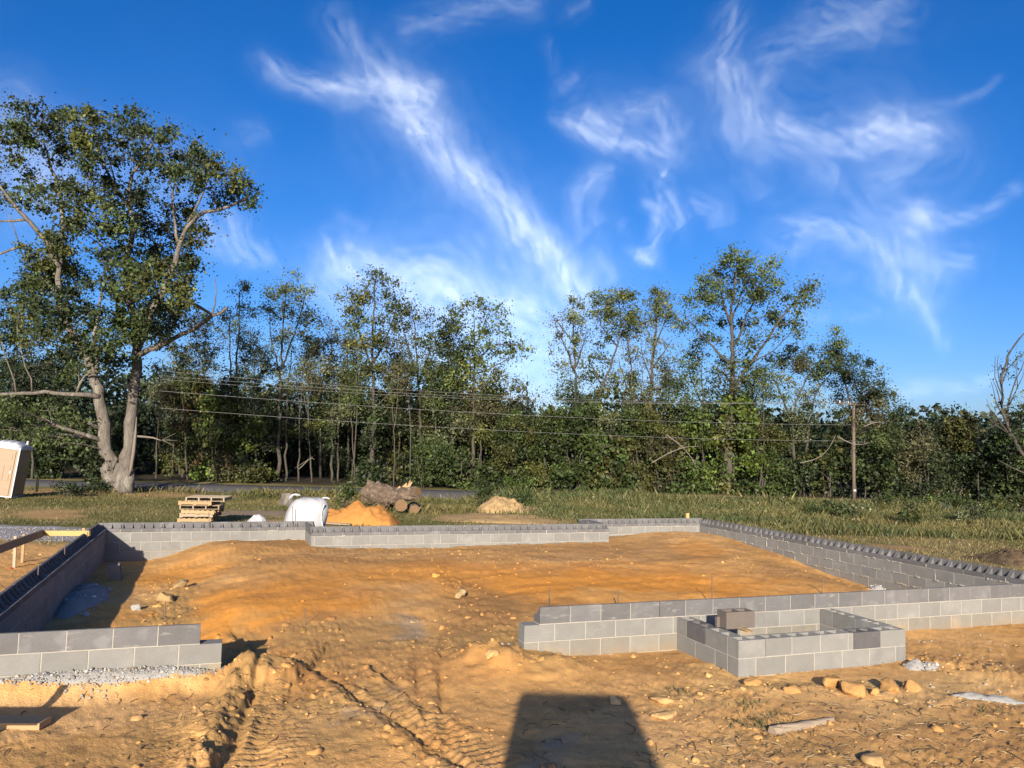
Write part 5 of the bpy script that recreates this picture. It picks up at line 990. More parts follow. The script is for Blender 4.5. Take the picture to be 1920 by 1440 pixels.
heap('gravel_spill', 'small white gravel spill where the long front wall meets the dirt gap', 'gravel', 1078, 1218, -.6, .30, .15, .09, YAW, MAT['spill'], 82, 160, (.40, .39, .38), .011)
heap('concrete_spill', 'hardened pale concrete spilled along the foot of the shaded left wall', 'concrete', 150, 1120, -.78, .42, 1.45, .13, YAW, MAT['spill'], 83, 60, (.5, .5, .5), .02)
heap('concrete_spill', 'pale lump of concrete at the foot of the right wall', 'concrete', 1645, 1100, -.72, .22, .2, .14, YAW, MAT['spill'], 84, 30, (.5, .5, .48), .02)
heap('concrete_slab', 'flat broken pale slab half buried near the right edge', 'concrete', 1850, 1312, -.6, .42, .10, .05, rad(-8), MAT['spill'], 85)
heap('rubble_pile', 'grey crumbled concrete rubble right of the pier', 'rubble', 1728, 1254, -.6, .24, .10, .08, rad(5), MAT['spill'], 86, 40, (.4, .39, .38), .018)
heap('gravel_drive', 'patch of grey gravel drive at the left edge', 'gravel', 40, 996, -.55, 2.6, 1.9, .03, 0, MAT['gravel'], 87, 1500, (.24, .235, .23), .017, kind='structure')
r = np.random.default_rng(88)
sp_pts = [at_z(a, b, -.6) for a, b in [(r.uniform(1100, 1260), r.uniform(1205, 1216)) for _ in range(30)] + [(950 + r.uniform(-12, 12), 1222 + r.uniform(-4, 4)) for _ in range(10)] + [(r.uniform(1740, 1920), r.uniform(1190, 1330)) for _ in range(34)] + [(r.uniform(1640, 1760), r.uniform(1190, 1210)) for _ in range(20)] + [(r.uniform(60, 200), r.uniform(1300, 1316)) for _ in range(40)]]
scatter_rocks('mortar_crumbs', 'crumbs of dry mortar scattered beside the walls', [(p[0], p[1], soil_z(p[0], p[1])) for p in sp_pts], r.uniform(.008, .028, len(sp_pts)), np.repeat([[.28, .25, .20]], len(sp_pts), 0), MAT['clod'], 89)

def boulder(px, py, size, label, seed, colr=(.36, .205, .075), name='dirt_boulder', cat='dirt boulder', group='big clods by the pier', sink=.55, mat='clod', flat=.85):
    p = ground_at(px, py); V, Fc = rock_verts(size, 3, 1.0, seed, flat)
    V = V + .02 * rng.normal(0, .25, V.shape) * min(size)
    z = soil_z(p[0], p[1]); col = np.array(colr) * (1 + .22 * fbm(V[:, 0] * 9 + seed, V[:, 1] * 9 + V[:, 2] * 7, 3, seed)[:, None])
    o = obj(name, np_mesh(name, V, Fc, MAT[mat], col), None, (p[0], p[1], z + size[2] * flat * (1 - sink) * .8)); return tag(o, label, cat, group)
boulder(1410, 1288, (.11, .09, .085), 'round orange clod just below the near corner of the pier', 601)
boulder(1487, 1300, (.12, .09, .07), 'low crumbly clod second from the left in the row of big clods', 602)
boulder(1562, 1290, (.15, .11, .12), 'wedge-shaped orange clod, biggest smooth face in the row', 603)
boulder(1606, 1302, (.16, .12, .13), 'cracked blocky orange clod in the middle of the row', 604)
boulder(1668, 1296, (.14, .11, .10), 'rounded clod right of the cracked blocky one', 605)
boulder(1705, 1298, (.11, .09, .08), 'small clod ending the row of big clods on the right', 606)
boulder(1640, 1305, (.09, .07, .055), 'small crumbled clod wedged between two big ones', 607)
boulder(497, 1035 - 10, (.10, .1, .09), 'dark clod on the crest of fill left of the first jog', 608, (.30,.175,.065), group='clods on the fill')
boulder(310, 1133, (.20, .15, .15), 'dark lumpy clod beside the rebar in the left of the fill', 609, (.30, .20, .09), group='clods on the fill')
boulder(335, 1108, (.17, .15, .13), 'dark brown clod on the left spoil heap', 610, (.28, .19, .09), group='clods on the fill')
boulder(862, 1124, (.14, .11, .11), 'dark clod alone in the middle of the fill', 611, (.30, .22, .11), group='clods on the fill')
boulder(395, 1255, (.13, .10, .10), 'brown clod against the end of the short front wall', 612, (.34, .21, .09), group='clods at the gap')
boulder(1026, 1211, (.10, .08, .08), 'brown clod at the left foot of the long front wall', 613, (.40, .25, .11), group='clods at the gap')
boulder(922, 1236, (.10, .08, .07), 'pale orange clod left of the white gravel spill', 614, (.44, .27, .11), group='clods at the gap')
boulder(256, 1145, (.10, .08, .08), 'small broken piece of concrete on the left of the fill', 615, (.27, .26, .24), 'concrete_chunk', 'concrete chunk', 'concrete chunks', mat='clod')
boulder(160, 1155, (.14, .07, .04), 'flat pale concrete chunk at the edge of the left wall shadow', 616, (.30, .29, .27), 'concrete_chunk', 'concrete chunk', 'concrete chunks', mat='clod')
boulder(205, 1108, (.07, .06, .06), 'tiny pale concrete chunk at the shadow edge near the standing block', 617, (.28, .25, .21), 'concrete_chunk', 'concrete chunk', 'concrete chunks', mat='clod')
boulder(1238, 1322, (.14, .09, .06), 'tan clod right of the machine shadow', 618, (.42, .26, .11), group='clods on the right')
boulder(1250, 1348, (.17, .1, .05), 'flat tan clod lowest beside the machine shadow', 619, (.44, .28, .12), group='clods on the right')
boulder(1150, 1318, (.10, .07, .07), 'olive clod at the corner of the machine shadow', 620, (.4, .3, .15), group='clods on the right')
boulder(1640, 1428, (.16, .10, .08), 'tan clod at the bottom edge of the picture', 621, (.42, .27, .12), group='clods on the right')

# half-buried pipe
p0, p1 = ground_at(1447, 1378), ground_at(1560, 1352); p0[2] = soil_z(p0[0], p0[1]) + .022; p1[2] = soil_z(p1[0], p1[1]) - .015
o = thing('buried_log', 'grey round log half buried at the lower right', 'log', p0)
m = MB(); m.tube(np.array([p0 + (p1 - p0) * t for t in np.linspace(0, 1.0, 8)]) - p0, np.linspace(.046, .038, 8), 12, wob=.08); m.build('shaft', MAT['wood_grey'], o, smooth=False)
m = MB(); d = (p1 - p0) / np.linalg.norm(p1 - p0); m.tube([d * .10, d * .112], .050, 12); m.build('collar', MAT['wood_grey'], o)

# ------------------------------------------------------------------ lumber, stakes and rebar
def stick(name, label, cat, p, q, rad_, mat, n=6, group=None, square=False):
    p = np.asarray(p, float); q = np.asarray(q, float); m = MB()
    if square:
        d = q - p; L = np.linalg.norm(d); zx = d / L; a = np.array([cy_, sy_, 0]); u = a - zx * (a @ zx); u /= np.linalg.norm(u); w = np.cross(zx, u)
        V = [c + su * u * rad_[0] / 2 + sw * w * rad_[1] / 2 for c in (p * 0, d) for su, sw in ((-1, -1), (1, -1), (1, 1), (-1, 1))]
        m.add(np.array(V), [(3, 2, 1, 0), (4, 5, 6, 7), (0, 1, 5, 4), (1, 2, 6, 5), (2, 3, 7, 6), (3, 0, 4, 7)])
    else: m.tube([p * 0, (q - p) * .5, q - p], rad_, n)
    o = m.build(name, MAT[mat], None); o.location = Vector(p); return tag(o, label, cat, group)
def rebar(px, pyb, pyt, Yh=None, label='', lean=0, r_=.008, z=None):
    b = at_z(px, pyb, z) if z is not None else ground_at(px, pyb); zg = soil_z(b[0], b[1])
    t = at_y(px + lean, pyt, b[1]); stick('rebar', label, 'rebar', (b[0], b[1], min(zg, b[2]) - .12), t, r_, 'rebar', 6, 'rebar stakes around the foundation')
def wall_bar(hx, hy, pyt, label, lean=0):
    b = h2w(hx, hy, -.3); d = b - EYE; dd = d @ AX_F; px = 960 + F * (d @ AX_R) / dd; t = at_y(px + lean, pyt, b[1]); stick('rebar', label, 'rebar', b, t, .008, 'rebar', 6, 'rebar stakes around the foundation')
rebar(1025, 1150, 1103, label='leaning rebar at the left end of the long front wall', lean=6); rebar(1159, 1142, 1107, label='short rebar second along the long front wall'); rebar(1335, 1136, 1079, label='tall rebar behind the pier')
rebar(1540, 1112, 1082, label='short bent rebar right of the pier, in the orange fill', lean=3); rebar(308, 1174, 1128, label='rebar behind the short front wall among dark clods', lean=2)
rebar(573, 1176, 1140, label='thin twig-like rod standing alone in the middle of the fill', r_=.005)
wall_bar(XR - .15, 4.05, 1046, 'rebar against the right wall, upright in a block core'); wall_bar(3.62, YB - .1, 949, 'rebar in front of the big white bulk bag'); wall_bar(1.80, YB - .1, 960, 'rebar at the right of the pallet stack')
wall_bar(4.95, YN - .1, 984, 'short rebar in the stepped-in back wall'); wall_bar(10.75, YN + .25, 971, 'rebar at the second jog of the back wall')
wall_bar(XL + .1, 8.3, 997, 'rebar in the left wall nearest the back corner', 2); wall_bar(XL + .1, 5.9, 1022, 'tall rebar in the left wall right of the white stake', 3); wall_bar(XL + .1, 3.85, 1060, 'rebar in the left wall below the white stake', 4)
yb_ = at_y(1289, 978, 22.6); stick('wood_stake', 'short yellow stake showing above the back wall near its right corner', 'stake', (yb_[0], yb_[1], -.75), at_y(1289, 962, 22.6), (.09, .04), 'wood_yellow', square=True)
stick('wood_stake', 'yellow stake standing right of the portable toilet', 'stake', at_y(69, 922, 36.5), at_y(71, 894, 36.5), (.11, .05), 'wood_yellow', square=True)
a_ = at_z(27, 1058, -.5); za = soil_z(a_[0], a_[1]); b_ = at_z(42, 1047, -.5)
stick('wood_stake', 'white stake nailed to the brown batter board, with red paint at its foot', 'stake', (a_[0], a_[1], za - .05), at_y(29, 1005, a_[1]), (.045, .045), 'wood_pale', square=True, group='batter board stakes')
stick('wood_stake', 'tan stake just behind the white one', 'stake', (b_[0], b_[1], soil_z(b_[0], b_[1]) - .05), at_y(45, 1001, b_[1]), (.045, .045), 'wood_new', square=True, group='batter board stakes')
V, Fc = rock_verts((.09, .06, .012), 2, .4, 44); o = obj('paint_mark', np_mesh('paint_mark', V, Fc, mat_basic('red_paint', (.40, .09, .04), .8, .2, .2, 9, .2)), None, (a_[0] - .03, a_[1] - .05, za + .012)); tag(o, 'patch of red marking paint at the foot of the white stake', 'paint mark')
def board(name, label, P, Q, hgt, thick, mat, group=None, cat='board'):
    P = np.asarray(P, float); Q = np.asarray(Q, float); d = Q - P; L = np.linalg.norm(d); u = d / L; w = np.cross(u, [0, 0, 1]); w /= np.linalg.norm(w); v = np.cross(w, u); m = MB()
    V = [c + sw * w * thick / 2 + sv * v * hgt / 2 for c in (P * 0, d) for sw, sv in ((-1, -1), (1, -1), (1, 1), (-1, 1))]
    m.add(np.array(V), [(3, 2, 1, 0), (4, 5, 6, 7), (0, 1, 5, 4), (1, 2, 6, 5), (2, 3, 7, 6), (3, 0, 4, 7)]); o = m.build(name, MAT[mat]); o.location = Vector(P); return tag(o, label, cat, group)
Ya = a_[1] + .03; c_ = at_y(79, 1000, 15.7); e_ = at_y(-30, 1040, 12.4)
board('batter_board', 'weathered brown board running towards the left edge on stakes', e_, c_, .14, .04, 'wood_brown', 'batter boards')
f_ = at_y(168, 1000, 15.45); board('batter_board', 'bright yellow board meeting the brown one outside the left wall', c_ + np.array([0, .03, 0]), f_, .10, .04, 'wood_yellow', 'batter boards')
stick('wood_stake', 'stub stake at the end of the yellow board by the left wall', 'stake', at_y(157, 1016, 15.55), at_y(157, 990, 15.55), (.05, .05), 'wood_new', square=True, group='batter board stakes')
q = at_z(75, 1358, -.55); zq = soil_z(q[0], q[1]); board('plank', 'loose plank lying on the dirt at the lower left', (q[0], q[1] + .08, zq + .035), (q[0] - 1.7, q[1] + .02, zq + .03), .055, .19, 'wood_new', cat='plank')
board('batter_board', 'board on stakes just outside the left edge, throwing a straight shadow', (-3.99, 5.72, -.10), (-6.2, 5.60, -.12), .14, .04, 'wood_brown', 'batter boards')
stick('wood_stake', 'stake outside the left edge holding the low board', 'stake', (-4.28, 5.66, -.7), (-4.28, 5.66, .18), (.06, .05), 'wood_grey', square=True, group='batter board stakes')

# ------------------------------------------------------------------ things on the grass behind the walls
def gat(px, Y): p = at_y(px, 900, Y); return np.array([p[0], Y, soil_z(p[0], Y)])

# pallets: every one a thing, boards and stringers its parts
def pallet_meshes(mat):
    a = MB(); a.box((0, 0, 0), (1.2, .095, .018)); b = MB(); b.box((0, 0, 0), (.04, 1.0, .09)); return a.mesh('deck_board', MAT[mat]), b.mesh('stringer', MAT[mat])
PM = {m: pallet_meshes(m) for m in ('wood_new', 'wood_pale', 'wood_grey')}
PL = ['weathered pallet on top of the stack, its three openings facing us', 'pale pallet second from the top, pushed to the left', 'weathered pallet third from the top with dark openings', 'pale pallet in the middle of the stack, narrowest looking', 'tilted pale pallet third from the bottom with a ragged edge', 'tan pallet second from the bottom of the stack', 'orange-tan pallet at the bottom of the stack']
PS = [(392, 'wood_pale', 0, .00), (374, 'wood_new', 1, .03), (380, 'wood_grey', 0, .02), (382, 'wood_new', 1, -.03), (378, 'wood_pale', 1, .0), (374, 'wood_new', 1, .02), (370, 'wood_new', 1, -.02)]
pb = gat(378, 25.7); zt = pb[2] + .02
for i in range(6, -1, -1):
    px, mt, turn, dz = PS[i]; c = at_y(px, 950, 25.7); o = thing('pallet', PL[i], 'pallet', (c[0], 25.7 + rng.normal(0, .03), zt), 'stacked wooden pallets')
    a = rad(7) + rng.normal(0, .03) + (math.pi / 2 if turn else 0)
    o.rotation_euler = (rng.normal(0, .012), (.03 if i == 4 else rng.normal(0, .012)), a)
    dbm, stm = PM[mt]
    for y_ in (-.48, 0, .48) if False else (): pass
    for xx in (-.57, -.19, .19, .57):
        q = obj('stringer', stm, o); q.location = (xx, 0, .018 + .045)
    for yy in np.linspace(-.45, .45, 7): q = obj('board', dbm, o); q.location = (0, yy + rng.normal(0, .006), .018 + .09 + .009)
    for yy in (-.45, 0, .45): q = obj('board', dbm, o); q.location = (0, yy, .009)
    zt += .128

# bulk bag
def bag(name, label, px, Y, size, zb, tilt, seed, cat):
    V, Fc = ICO[4]; V = V.copy(); p = 3.6
    n = (np.abs(V) ** p).sum(1) ** (1 / p); V = V / n[:, None]
    V[:, :2] *= (1 + .10 * np.sin((V[:, 2:3] + 1) * math.pi / 2.2)); V[:, :2] *= np.where(V[:, 2:3] > .6, 1 - .10 * (V[:, 2:3] - .6) / .4, 1)
    V[:, 2] -= np.where(V[:, 2] > .7, .16 * (1 - np.clip(np.hypot(V[:, 0], V[:, 1]) * .8, 0, 1)) - .06, 0)
    fo = fbm(V[:, 0] * 3 + V[:, 1] * 2, V[:, 2] * 1.4 + V[:, 1], 3, seed); V += V * .05 * fo[:, None]
    V *= np.array(size) / 2; V[:, 2] += size[2] / 2; V[:, 0] += tilt * V[:, 2]
    c = at_y(px, 950, Y); o = thing(name, label, cat, (c[0], Y, zb)); q = obj('sack', np_mesh('sack', V, Fc, MAT['bag'], smooth=True), o)
    return o
bz = soil_z(at_y(566, 950, 19.4)[0], 19.4)
bo = bag('bulk_bag', 'big white woven bulk bag standing bulging behind the jog of the back wall', 565, 19.35, (.88, .84, 1.15), bz, .20, 7, 'bulk bag'); bo.rotation_euler = (0, 0, rad(14))
for (xa, za, xb, zb_, yy) in ((-.28, 1.10, -.08, 1.18, -.25), (.42, 1.02, .66, 1.10, -.1), (-.26, 1.08, -.04, 1.15, .3), (.44, 1.0, .60, .92, .3)):
    m = MB(); P = bez(np.array([xa, yy, za]), np.array([(xa + xb) / 2 - .05, yy, zb_ + .08]), np.array([xb, yy - .05, zb_]), 7); m.tube(P, np.linspace(.028, .02, 7), 5); m.build('lifting_loop', MAT['bag'], bo, smooth=True)
m = MB(); P = np.array([(.50 - .02 * math.cos(z * 9), -.40, z) for z in np.linspace(.05, 1.0, 12)]); m.tube(P, .022, 5, wob=.35); m.build('seam', MAT['bag'], bo, smooth=True)
hz_ = bag('plastic_heap', 'small crumpled heap of white plastic sheeting left of the bulk bag', 484, 20.6, (.62, .5, .62), soil_z(at_y(484, 950, 20.6)[0], 20.6), .02, 19, 'plastic sheet')
q = hz_.children[0]; me = q.data; n = len(me.vertices); co = np.zeros(n * 3, np.float32); me.vertices.foreach_get('co', co); co = co.reshape(-1, 3)
kq = 1 - .62 * np.clip(co[:, 2] / .62, 0, 1) ** 1.3; co[:, 0] *= kq * 1.12; co[:, 1] *= kq * 1.1; co += .055 * np.stack([fbm(co[:, 1] * 9, co[:, 2] * 9, 3, 1), fbm(co[:, 0] * 9, co[:, 2] * 9, 3, 2), fbm(co[:, 0] * 8, co[:, 1] * 8, 3, 3)], 1)
me.vertices.foreach_set('co', co.ravel()); me.update(); q.name = 'sheet'
for pq in me.polygons: pq.use_smooth = False

# sand heap, tan mound, stump and logs
def pile(name, label, px, Y, prof, depth, mat, seed, cat, smooth=True, rough=.05, zoff=0):
    """prof: (px offset from px, height in m) outline seen from the front, given real depth."""
    k = Y / F; xs_ = np.array([a for a, b in prof]) * k; hs = np.array([b for a, b in prof]); nx, ny = 70, 34; c = at_y(px, 950, Y); V = []
    for j in range(ny):
        v = j / (ny - 1) * 2 - 1
        for i in range(nx):
            u = xs_[0] + (xs_[-1] - xs_[0]) * i / (nx - 1); V.append((u, v * depth / 2, np.interp(u, xs_, hs) * max(0, 1 - abs(v) ** 2.0) ** .75))
    V = np.array(V); g = fbm(V[:, 0] * 2.2 + seed, V[:, 1] * 2.2, 3, seed) * .16 + fbm(V[:, 0] * 7, V[:, 1] * 7, 3, seed + 1) * rough * 1.4 + (np.clip(.5 - worley(V[:, 0] * 6, V[:, 1] * 6, seed), -.2, .5)) * rough
    X = V[:, 0] + c[0]; Yv = V[:, 1] + Y; base = np.array([c[0], Y, soil_z(c[0], Y)])
    V[:, 2] = soil_zv(X, Yv) - base[2] + np.where(V[:, 2] > .01, V[:, 2] * (1 + g * 1.4) + g * .25 * np.minimum(V[:, 2] * 3, 1), -.05) + zoff
    Fq = np.array([(j * nx + i, j * nx + i + 1, (j + 1) * nx + i + 1, (j + 1) * nx + i) for j in range(ny - 1) for i in range(nx - 1)])
    return tag(obj(name, np_mesh(name, V, Fq, MAT[mat], smooth=smooth), None, base), label, cat)
pile('sand_pile', 'bright orange sand pile between the bulk bag and the logs', 665, 28, [(-66, 0), (-62, .26), (-50, .40), (-36, .38), (-24, .44), (-4, .60), (10, .66), (22, .62), (36, .64), (50, .54), (60, .42), (70, .34), (78, .12), (86, 0)], 1.9, 'sand', 31, 'sand pile')
board('plank', 'plank under the front edge of the orange sand pile', gat(603, 27.1) + [0, 0, .05], gat(662, 27.0) + [0, 0, .04], .05, .2, 'wood_grey', cat='plank')
pile('dirt_mound', 'tan sandy mound with a steep crest in front of the road', 948, 35, [(-58, 0), (-46, .22), (-34, .42), (-18, .56), (-2, .60), (14, .55), (26, .40), (34, .24), (52, .22), (66, .14), (84, .08), (96, 0)], 2.4, 'heap', 33, 'dirt mound', rough=.09)
pile('dirt_mound', 'low brown earth spread in front of the tan mound', 930, 31.5, [(-120, 0), (-70, .10), (-20, .16), (40, .17), (90, .12), (130, .05), (170, 0)], 3.6, 'heap', 34, 'dirt mound', rough=.05)
pile('dirt_mound', 'dark heap of dug earth and roots at the right edge of the field', 1905, 19.6, [(-70, 0), (-50, .10), (-26, .20), (-6, .25), (20, .24), (60, .2), (110, 0)], 2.2, 'earth', 36, 'dirt mound', rough=.16)
pile('dirt_mound', 'bare brown patch of turned soil beside the stump', 480, 30, [(-90, 0), (-40, .07), (0, .08), (50, .08), (90, 0)], 2.5, 'sand', 38, 'dirt mound', rough=.04).data.materials[0] = MAT['wood_brown']
sg = gat(539, 35); o = thing('tree_stump', 'pale cut tree stump standing near the road behind the bulk bag', 'tree stump', sg)
m = MB(); m.tube([(0, 0, -.1), (0, 0, .12), (.02, 0, .32), (.03, 0, .52), (.03, 0, .56)], [.40, .31, .27, .27, .26], 14, cap=False, wob=.07); m.build('bark', MAT['bark'], o)
m = MB(); m.tube([(.03, 0, .53), (.03, 0, .555)], .255, 14); m.build('cut_top', MAT['endgrain'], o)
def log(name, label, A, B, ra, rb, seed, ends=(0, 1), wob=.07, group='cut logs by the sand', bend=0.0):
    A = np.asarray(A, float); B = np.asarray(B, float); o = thing(name, label, 'log', A, group); n = 10; t = np.linspace(0, 1, n)[:, None]
    P = (B - A) * t + np.array([0, 0, 1.0]) * bend * np.sin(t * math.pi); m = MB(); m.tube(P, np.linspace(ra, rb, n), 14, cap=True, wob=wob); m.build('bark', MAT['log_bark'], o)
    d = (B - A) / np.linalg.norm(B - A)
    for e in ends:
        m = MB(); c = P[-1] if e else P[0]; s_ = d if e else -d; m.tube([c - s_ * .02, c + s_ * .012], (rb if e else ra) * .88, 16); m.build('cut_end', MAT['endgrain'], o)
    return o
lz = gat(735, 33.5)[2]
def LP(px, dy, h): p = at_y(px, 930, 33.5 + dy); return np.array([p[0], 33.5 + dy, lz + h])
lg = log('stump_log', 'big gnarled grey log with swollen root end lying across the others', LP(690, .9, .78), LP(783, -.6, .86), .46, .24, 1, ends=(1,), wob=.16, bend=-.12)
for px, dy, h, sz, sd in ((694, .7, .86, (.42, .4, .36), 41), (712, .5, .98, (.36, .34, .3), 42), (740, .1, .62, (.4, .36, .36), 43), (722, .2, .5, (.5, .4, .4), 44)):
    V, Fc = rock_verts(sz, 3, 1.1, sd); m = MB(); m.add(V + LP(px, dy, h) - np.array(lg.location), Fc); m.build('burl', MAT['log_bark'], lg)
for (a, b) in (((755, .0, .9), (762, -.1, 1.22)), ((757, -.1, .9), (772, -.2, 1.28)), ((760, 0, .9), (768, 0, 1.32)), ((744, 0, .9), (749, -.1, 1.08))):
    m = MB(); p, q = LP(*a), LP(*b); m.tube(np.array([p, (p + q) / 2 + [.03, 0, 0], q]) - np.array(lg.location), [.09, .07, .02], 5, wob=.25); m.build('splinter', MAT['wood_new'], lg)
log('log', 'log lying end-on under the big one, its broken orange end facing us', LP(753, -.75, .33), LP(749, 1.0, .28), .26, .26, 2, ends=(0,))
log('log', 'smaller log lying end-on at the right of the pile', LP(778, -.6, .16), LP(776, 1.0, .18), .20, .19, 3, ends=(0,))

# portable toilet, tilted on its skid
tp_ = at_y(2, 930, 34); tz = soil_z(tp_[0], 34) + .10
pt = thing('portable_toilet', 'tan portable toilet with white roof, tilted at the left edge of the picture', 'portable toilet', (tp_[0] - .12, 34.3, tz)); pt.rotation_euler = (0, rad(6.5), rad(9))
m = MB(); m.box((0, 0, 1.06), (1.12, 1.12, 2.0)); m.build('body', MAT['tan_plastic'], pt)
m = MB(); m.box((0, -.575, 1.04), (.86, .03, 1.86)); dr_ = m.build('door', MAT['tan_plastic'], pt)
for zz, hh in ((1.72, .26),): m = MB(); m.box((0, -.597, zz), (.66, .014, hh)); m.build('panel', MAT['tan_plastic'], dr_)
for xx in (-.24, 0, .24): m = MB(); m.box((xx, -.597, 1.02), (.17, .014, .62)); m.build('panel', MAT['tan_plastic'], dr_)
m = MB(); m.box((.36, -.602, 1.08), (.05, .03, .14)); m.build('handle', MAT['white_plastic'], dr_)
for sx in (-1, 1):
    m = MB(); m.box((sx * .555, -.555, 1.06), (.055, .055, 2.02)); m.build('corner_post', MAT['white_plastic'], pt)
m = MB(); m.box((.572, 0, .6), (.03, .92, .9)); m.build('side_panel', MAT['tan_plastic'], pt); m = MB(); m.box((.572, 0, 1.6), (.03, .92, .8)); m.build('side_panel', MAT['tan_plastic'], pt)
m = MB(); m.box((0, 0, 2.09), (1.22, 1.24, .09)); m.build('roof_rim', MAT['white_plastic'], pt)
nx = 25; V = []; 
for j in range(9):
    v = j / 8 * 2 - 1
    for i in range(nx):
        u = i / (nx - 1) * 2 - 1; h = .24 * (1 - abs(u) ** 4) * (1 - abs(v) ** 3) ** .6 * (1 + .10 * math.cos(u * 13)); V.append((u * .60, v * .61, 2.136 + h))
m = MB(); m.add(np.array(V), [(j * nx + i, j * nx + i + 1, (j + 1) * nx + i + 1, (j + 1) * nx + i) for j in range(8) for i in range(nx - 1)]); m.build('roof', MAT['white_plastic'], pt)
m = MB(); m.tube([(.45, .3, 2.1), (.45, .3, 2.42)], .05, 8); m.build('vent_pipe', MAT['white_plastic'], pt)
for sx in (-.47, .47): m = MB(); m.box((sx, 0, -.02), (.12, 1.4, .12)); m.build('skid', MAT['wood_new'], pt)
m = MB(); m.box((0, 0, .05), (1.16, 1.18, .05)); m.build('floor', MAT['white_plastic'], pt)

# utility pole and its wires
pp = at_y(1601, 930, 52); pz_ = gz(pp[0], 52); ptop = at_y(1602, 755, 52)
po = thing('utility_pole', 'brown wooden utility pole with one crossarm in front of the dark trees', 'utility pole', (pp[0], 52, pz_))
m = MB(); m.tube([(0, 0, -.3), (.01, 0, (ptop[2] - pz_) / 2), (.03, 0, ptop[2] - pz_)], [.115, .10, .085], 12); m.build('shaft', MAT['pole'], po, smooth=True)
wd = np.array([30.0, 9.6, 0]); wd /= np.linalg.norm(wd); ad = np.array([wd[1], -wd[0], 0]) * 0 + np.array([.97, .25, 0]); ad /= np.linalg.norm(ad); hT = ptop[2] - pz_ - .12
m = MB(); R3 = rotz(math.atan2(ad[1], ad[0])); m.box((0, -.13, hT), (2.4, .07, .075), math.atan2(ad[1], ad[0])); m.build('crossarm', MAT['pole'], po)
INS = []
for s_ in (-1.1, -.45, .75, 1.1):
    p = ad * s_ + np.array([0, -.16, hT]); m = MB(); m.tube([p + [0, 0, .05], p + [0, 0, .11], p + [0, 0, .20]], [.015, .035, .03], 8); m.build('insulator', MAT['porcelain'], po); INS.append(p + np.array([pp[0], 52, pz_]) + [0, 0, .2])
m = MB(); m.box((0, -.15, .55), (.16, .02, .12)); m.build('pole_tag', MAT['white_plastic'], po)
def wire(label, P0, P1, sag, r_=.0048):
    P0 = np.asarray(P0, float); P1 = np.asarray(P1, float); t = np.linspace(0, 1, 40)[:, None]; P = P0 + (P1 - P0) * t - np.array([0, 0, 1.0]) * sag * 4 * t * (1 - t)
    m = MB(); m.tube(P - P0, r_, 4); o = m.build('power_line', MAT['wire']); o.location = Vector(P0); return tag(o, label, 'power line', 'overhead power lines')
# far pole positions along the line: to the left nearer us, to the right further off
LY = 30.5
def LEFT(px, py, Y=36.5): return at_y(px, py, Y)
NM = ['lowest of the three top wires', 'middle of the three top wires', 'highest of the three top wires']
for i, (ins, yl, yr) in enumerate(zip(INS[:1] + INS[2:], (711, 704, 695), (782, 778, 774))):
    wire(NM[i] + ', left of the pole, crossing the woods', LEFT(300, yl), ins, .55)
    wire(NM[i] + ', right of the pole against the open sky', ins, at_y(2050, yr + 6, 63), .25)
lo1 = np.array([pp[0] - .1, 51.85, at_y(1601, 797, 52)[2]]); lo2 = np.array([pp[0] - .1, 51.85, at_y(1601, 827, 52)[2]])
wire('upper of the two low cables left of the pole', LEFT(300, 733), lo1, .35, .006); wire('lowest sagging cable left of the pole', LEFT(300, 765), lo2, .35, .006)
wire('low cable right of the pole in front of the dark bushes', lo2, at_y(2050, 850, 63), .3, .006)

# machine whose cab throws the square shadow; the photographer stands in front of it
lo_ = thing('skid_steer', 'compact skid steer loader parked behind the camera, casting the square shadow', 'skid steer', (.22, -1.6, gz(.3, -1.6)))
zb0 = gz(.3, -1.6)
m = MB(); zt_ = 2.30 - zb0 - .0
prof = [(-.70, .55), (.68, .55), (.62, 2.30), (.555, 2.82), (.50, 2.90), (-.50, 2.90), (-.545, 2.84), (-.60, 2.30)]
V = [(x_, y_, z_) for y_ in (-.5, .75) for x_, z_ in prof]; n = len(prof)
m.add(np.array(V), [tuple(range(n)), tuple(range(2 * n - 1, n - 1, -1))] + [((i + 1) % n, i, i + n, (i + 1) % n + n) for i in range(n)]); m.build('cab', MAT['black'], lo_)
m = MB(); m.box((0, -.75, .75), (1.2, 1.7, .7)); m.build('chassis', MAT['wood_yellow'], lo_)
for sx in (-1, 1):
    for yy in (-1.15, .1):
        m = MB(); m.tube([(sx * .60, yy, .40), (sx * .86, yy, .40)], .40, 18); m.build('wheel', MAT['black'], lo_)

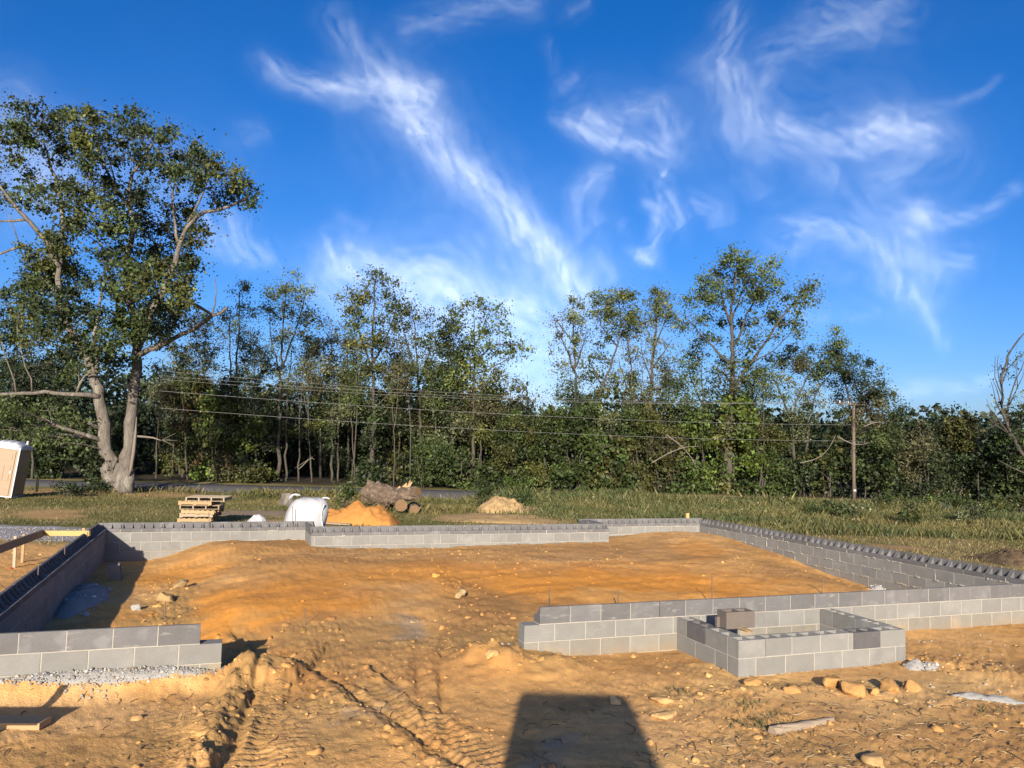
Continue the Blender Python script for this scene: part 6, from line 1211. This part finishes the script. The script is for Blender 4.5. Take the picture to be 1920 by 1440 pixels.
# small shrubs and tufts in the field
SH = [('small dark green sapling bush left of the log pile', 34.5, 632, 660, 902, 946, ['b_green', 'b_mid']), ('dark green shrub on the left shoulder of the tan mound', 37, 892, 922, 906, 948, ['b_mid', 'b_mid']), ('low dark shrub on the right shoulder of the tan mound', 37, 962, 996, 922, 950, ['b_green', 'b_mid']),
      ('leafy dark clump in the tall weeds left of the utility pole', 36, 1505, 1560, 938, 966, ['b_mid', 'b_green']), ('pale flowering clump in the weeds below the utility pole', 34, 1580, 1625, 940, 968, ['grey', 'b_mid']), ('tall yellow-green weed clump right of the utility pole', 33, 1690, 1725, 945, 992, ['b_yel', 'b_mid']),
      ('low weedy shrub hiding the road just right of the pole', 42.6, 1640, 1720, 926, 958, ['b_mid', 'b_yel']), ('low weedy shrub hiding the road left of the bare leaning tree', 42.7, 1720, 1800, 928, 960, ['b_mid', 'b_green']), ('low weedy shrub at the road edge under the bare leaning tree', 42.8, 1795, 1875, 930, 962, ['b_yel', 'b_mid']), ('low weedy shrub at the road edge at the right border', 42.9, 1865, 1950, 932, 964, ['b_mid', 'b_oak']),
      ('bushy weed at the far right of the field', 34, 1800, 1850, 938, 972, ['b_mid', 'grey']), ('weedy shrub at the foot of the oak', 39, 150, 200, 895, 922, ['b_mid', 'dark']), ('weedy dark clump right of the portable toilet', 36, 95, 145, 900, 925, ['dark', 'b_mid'])]
for i, (lab, Y, x0, x1, yt, yb, tn) in enumerate(SH):
    r = np.random.default_rng(950 + i); n = 7; bl = [(r.uniform(x0, x1), mix(yt + 5, yb - 5, r.uniform(0, 1)), (x1 - x0) * .22, (yb - yt) * .2, tn[r.integers(2)], r.uniform(.7, 1.3)) for _ in range(n)]
    xm = (x0 + x1) / 2; tree('shrub', lab, Y, [([(xm + d_, yb + 2), (xm + d_ * 3, mix(yb, yt, .7))], 2, 1, 0) for d_ in (-4, 0, 4)], bl, 960 + i, group='small shrubs in the field', cat='bush', leaf=.10, clump=.16, base=(xm, yb), twig=.4)
r = np.random.default_rng(990); VV = []; FF = []; CC = []; nv = 0
for px, py, n in ((1420, 1358, 60), (1405, 1328, 40), (1452, 1345, 30), (1850, 1340, 30), (1270, 1300, 35), (350, 1350, 12), (1390, 1362, 30)):
    p = ground_at(px, py); X_ = p[0] + r.normal(0, .09, n); Y_ = p[1] + r.normal(0, .06, n)
    V, Fq, cc = blades(X_, Y_, r.uniform(.03, .08, n), r.uniform(.003, .006, n), mix(np.array([.05, .07, .025]), np.array([.16, .13, .06]), r.uniform(0, .6, (n, 1))), .8, r); VV.append(V); FF.append(Fq + nv); CC.append(cc); nv += len(V)
tag(obj('grass_tufts', np_mesh('grass_tufts', np.concatenate(VV), np.concatenate(FF), MAT['grass'], np.concatenate(CC))), 'a few small green tufts coming up through the bare dirt', kind='stuff')
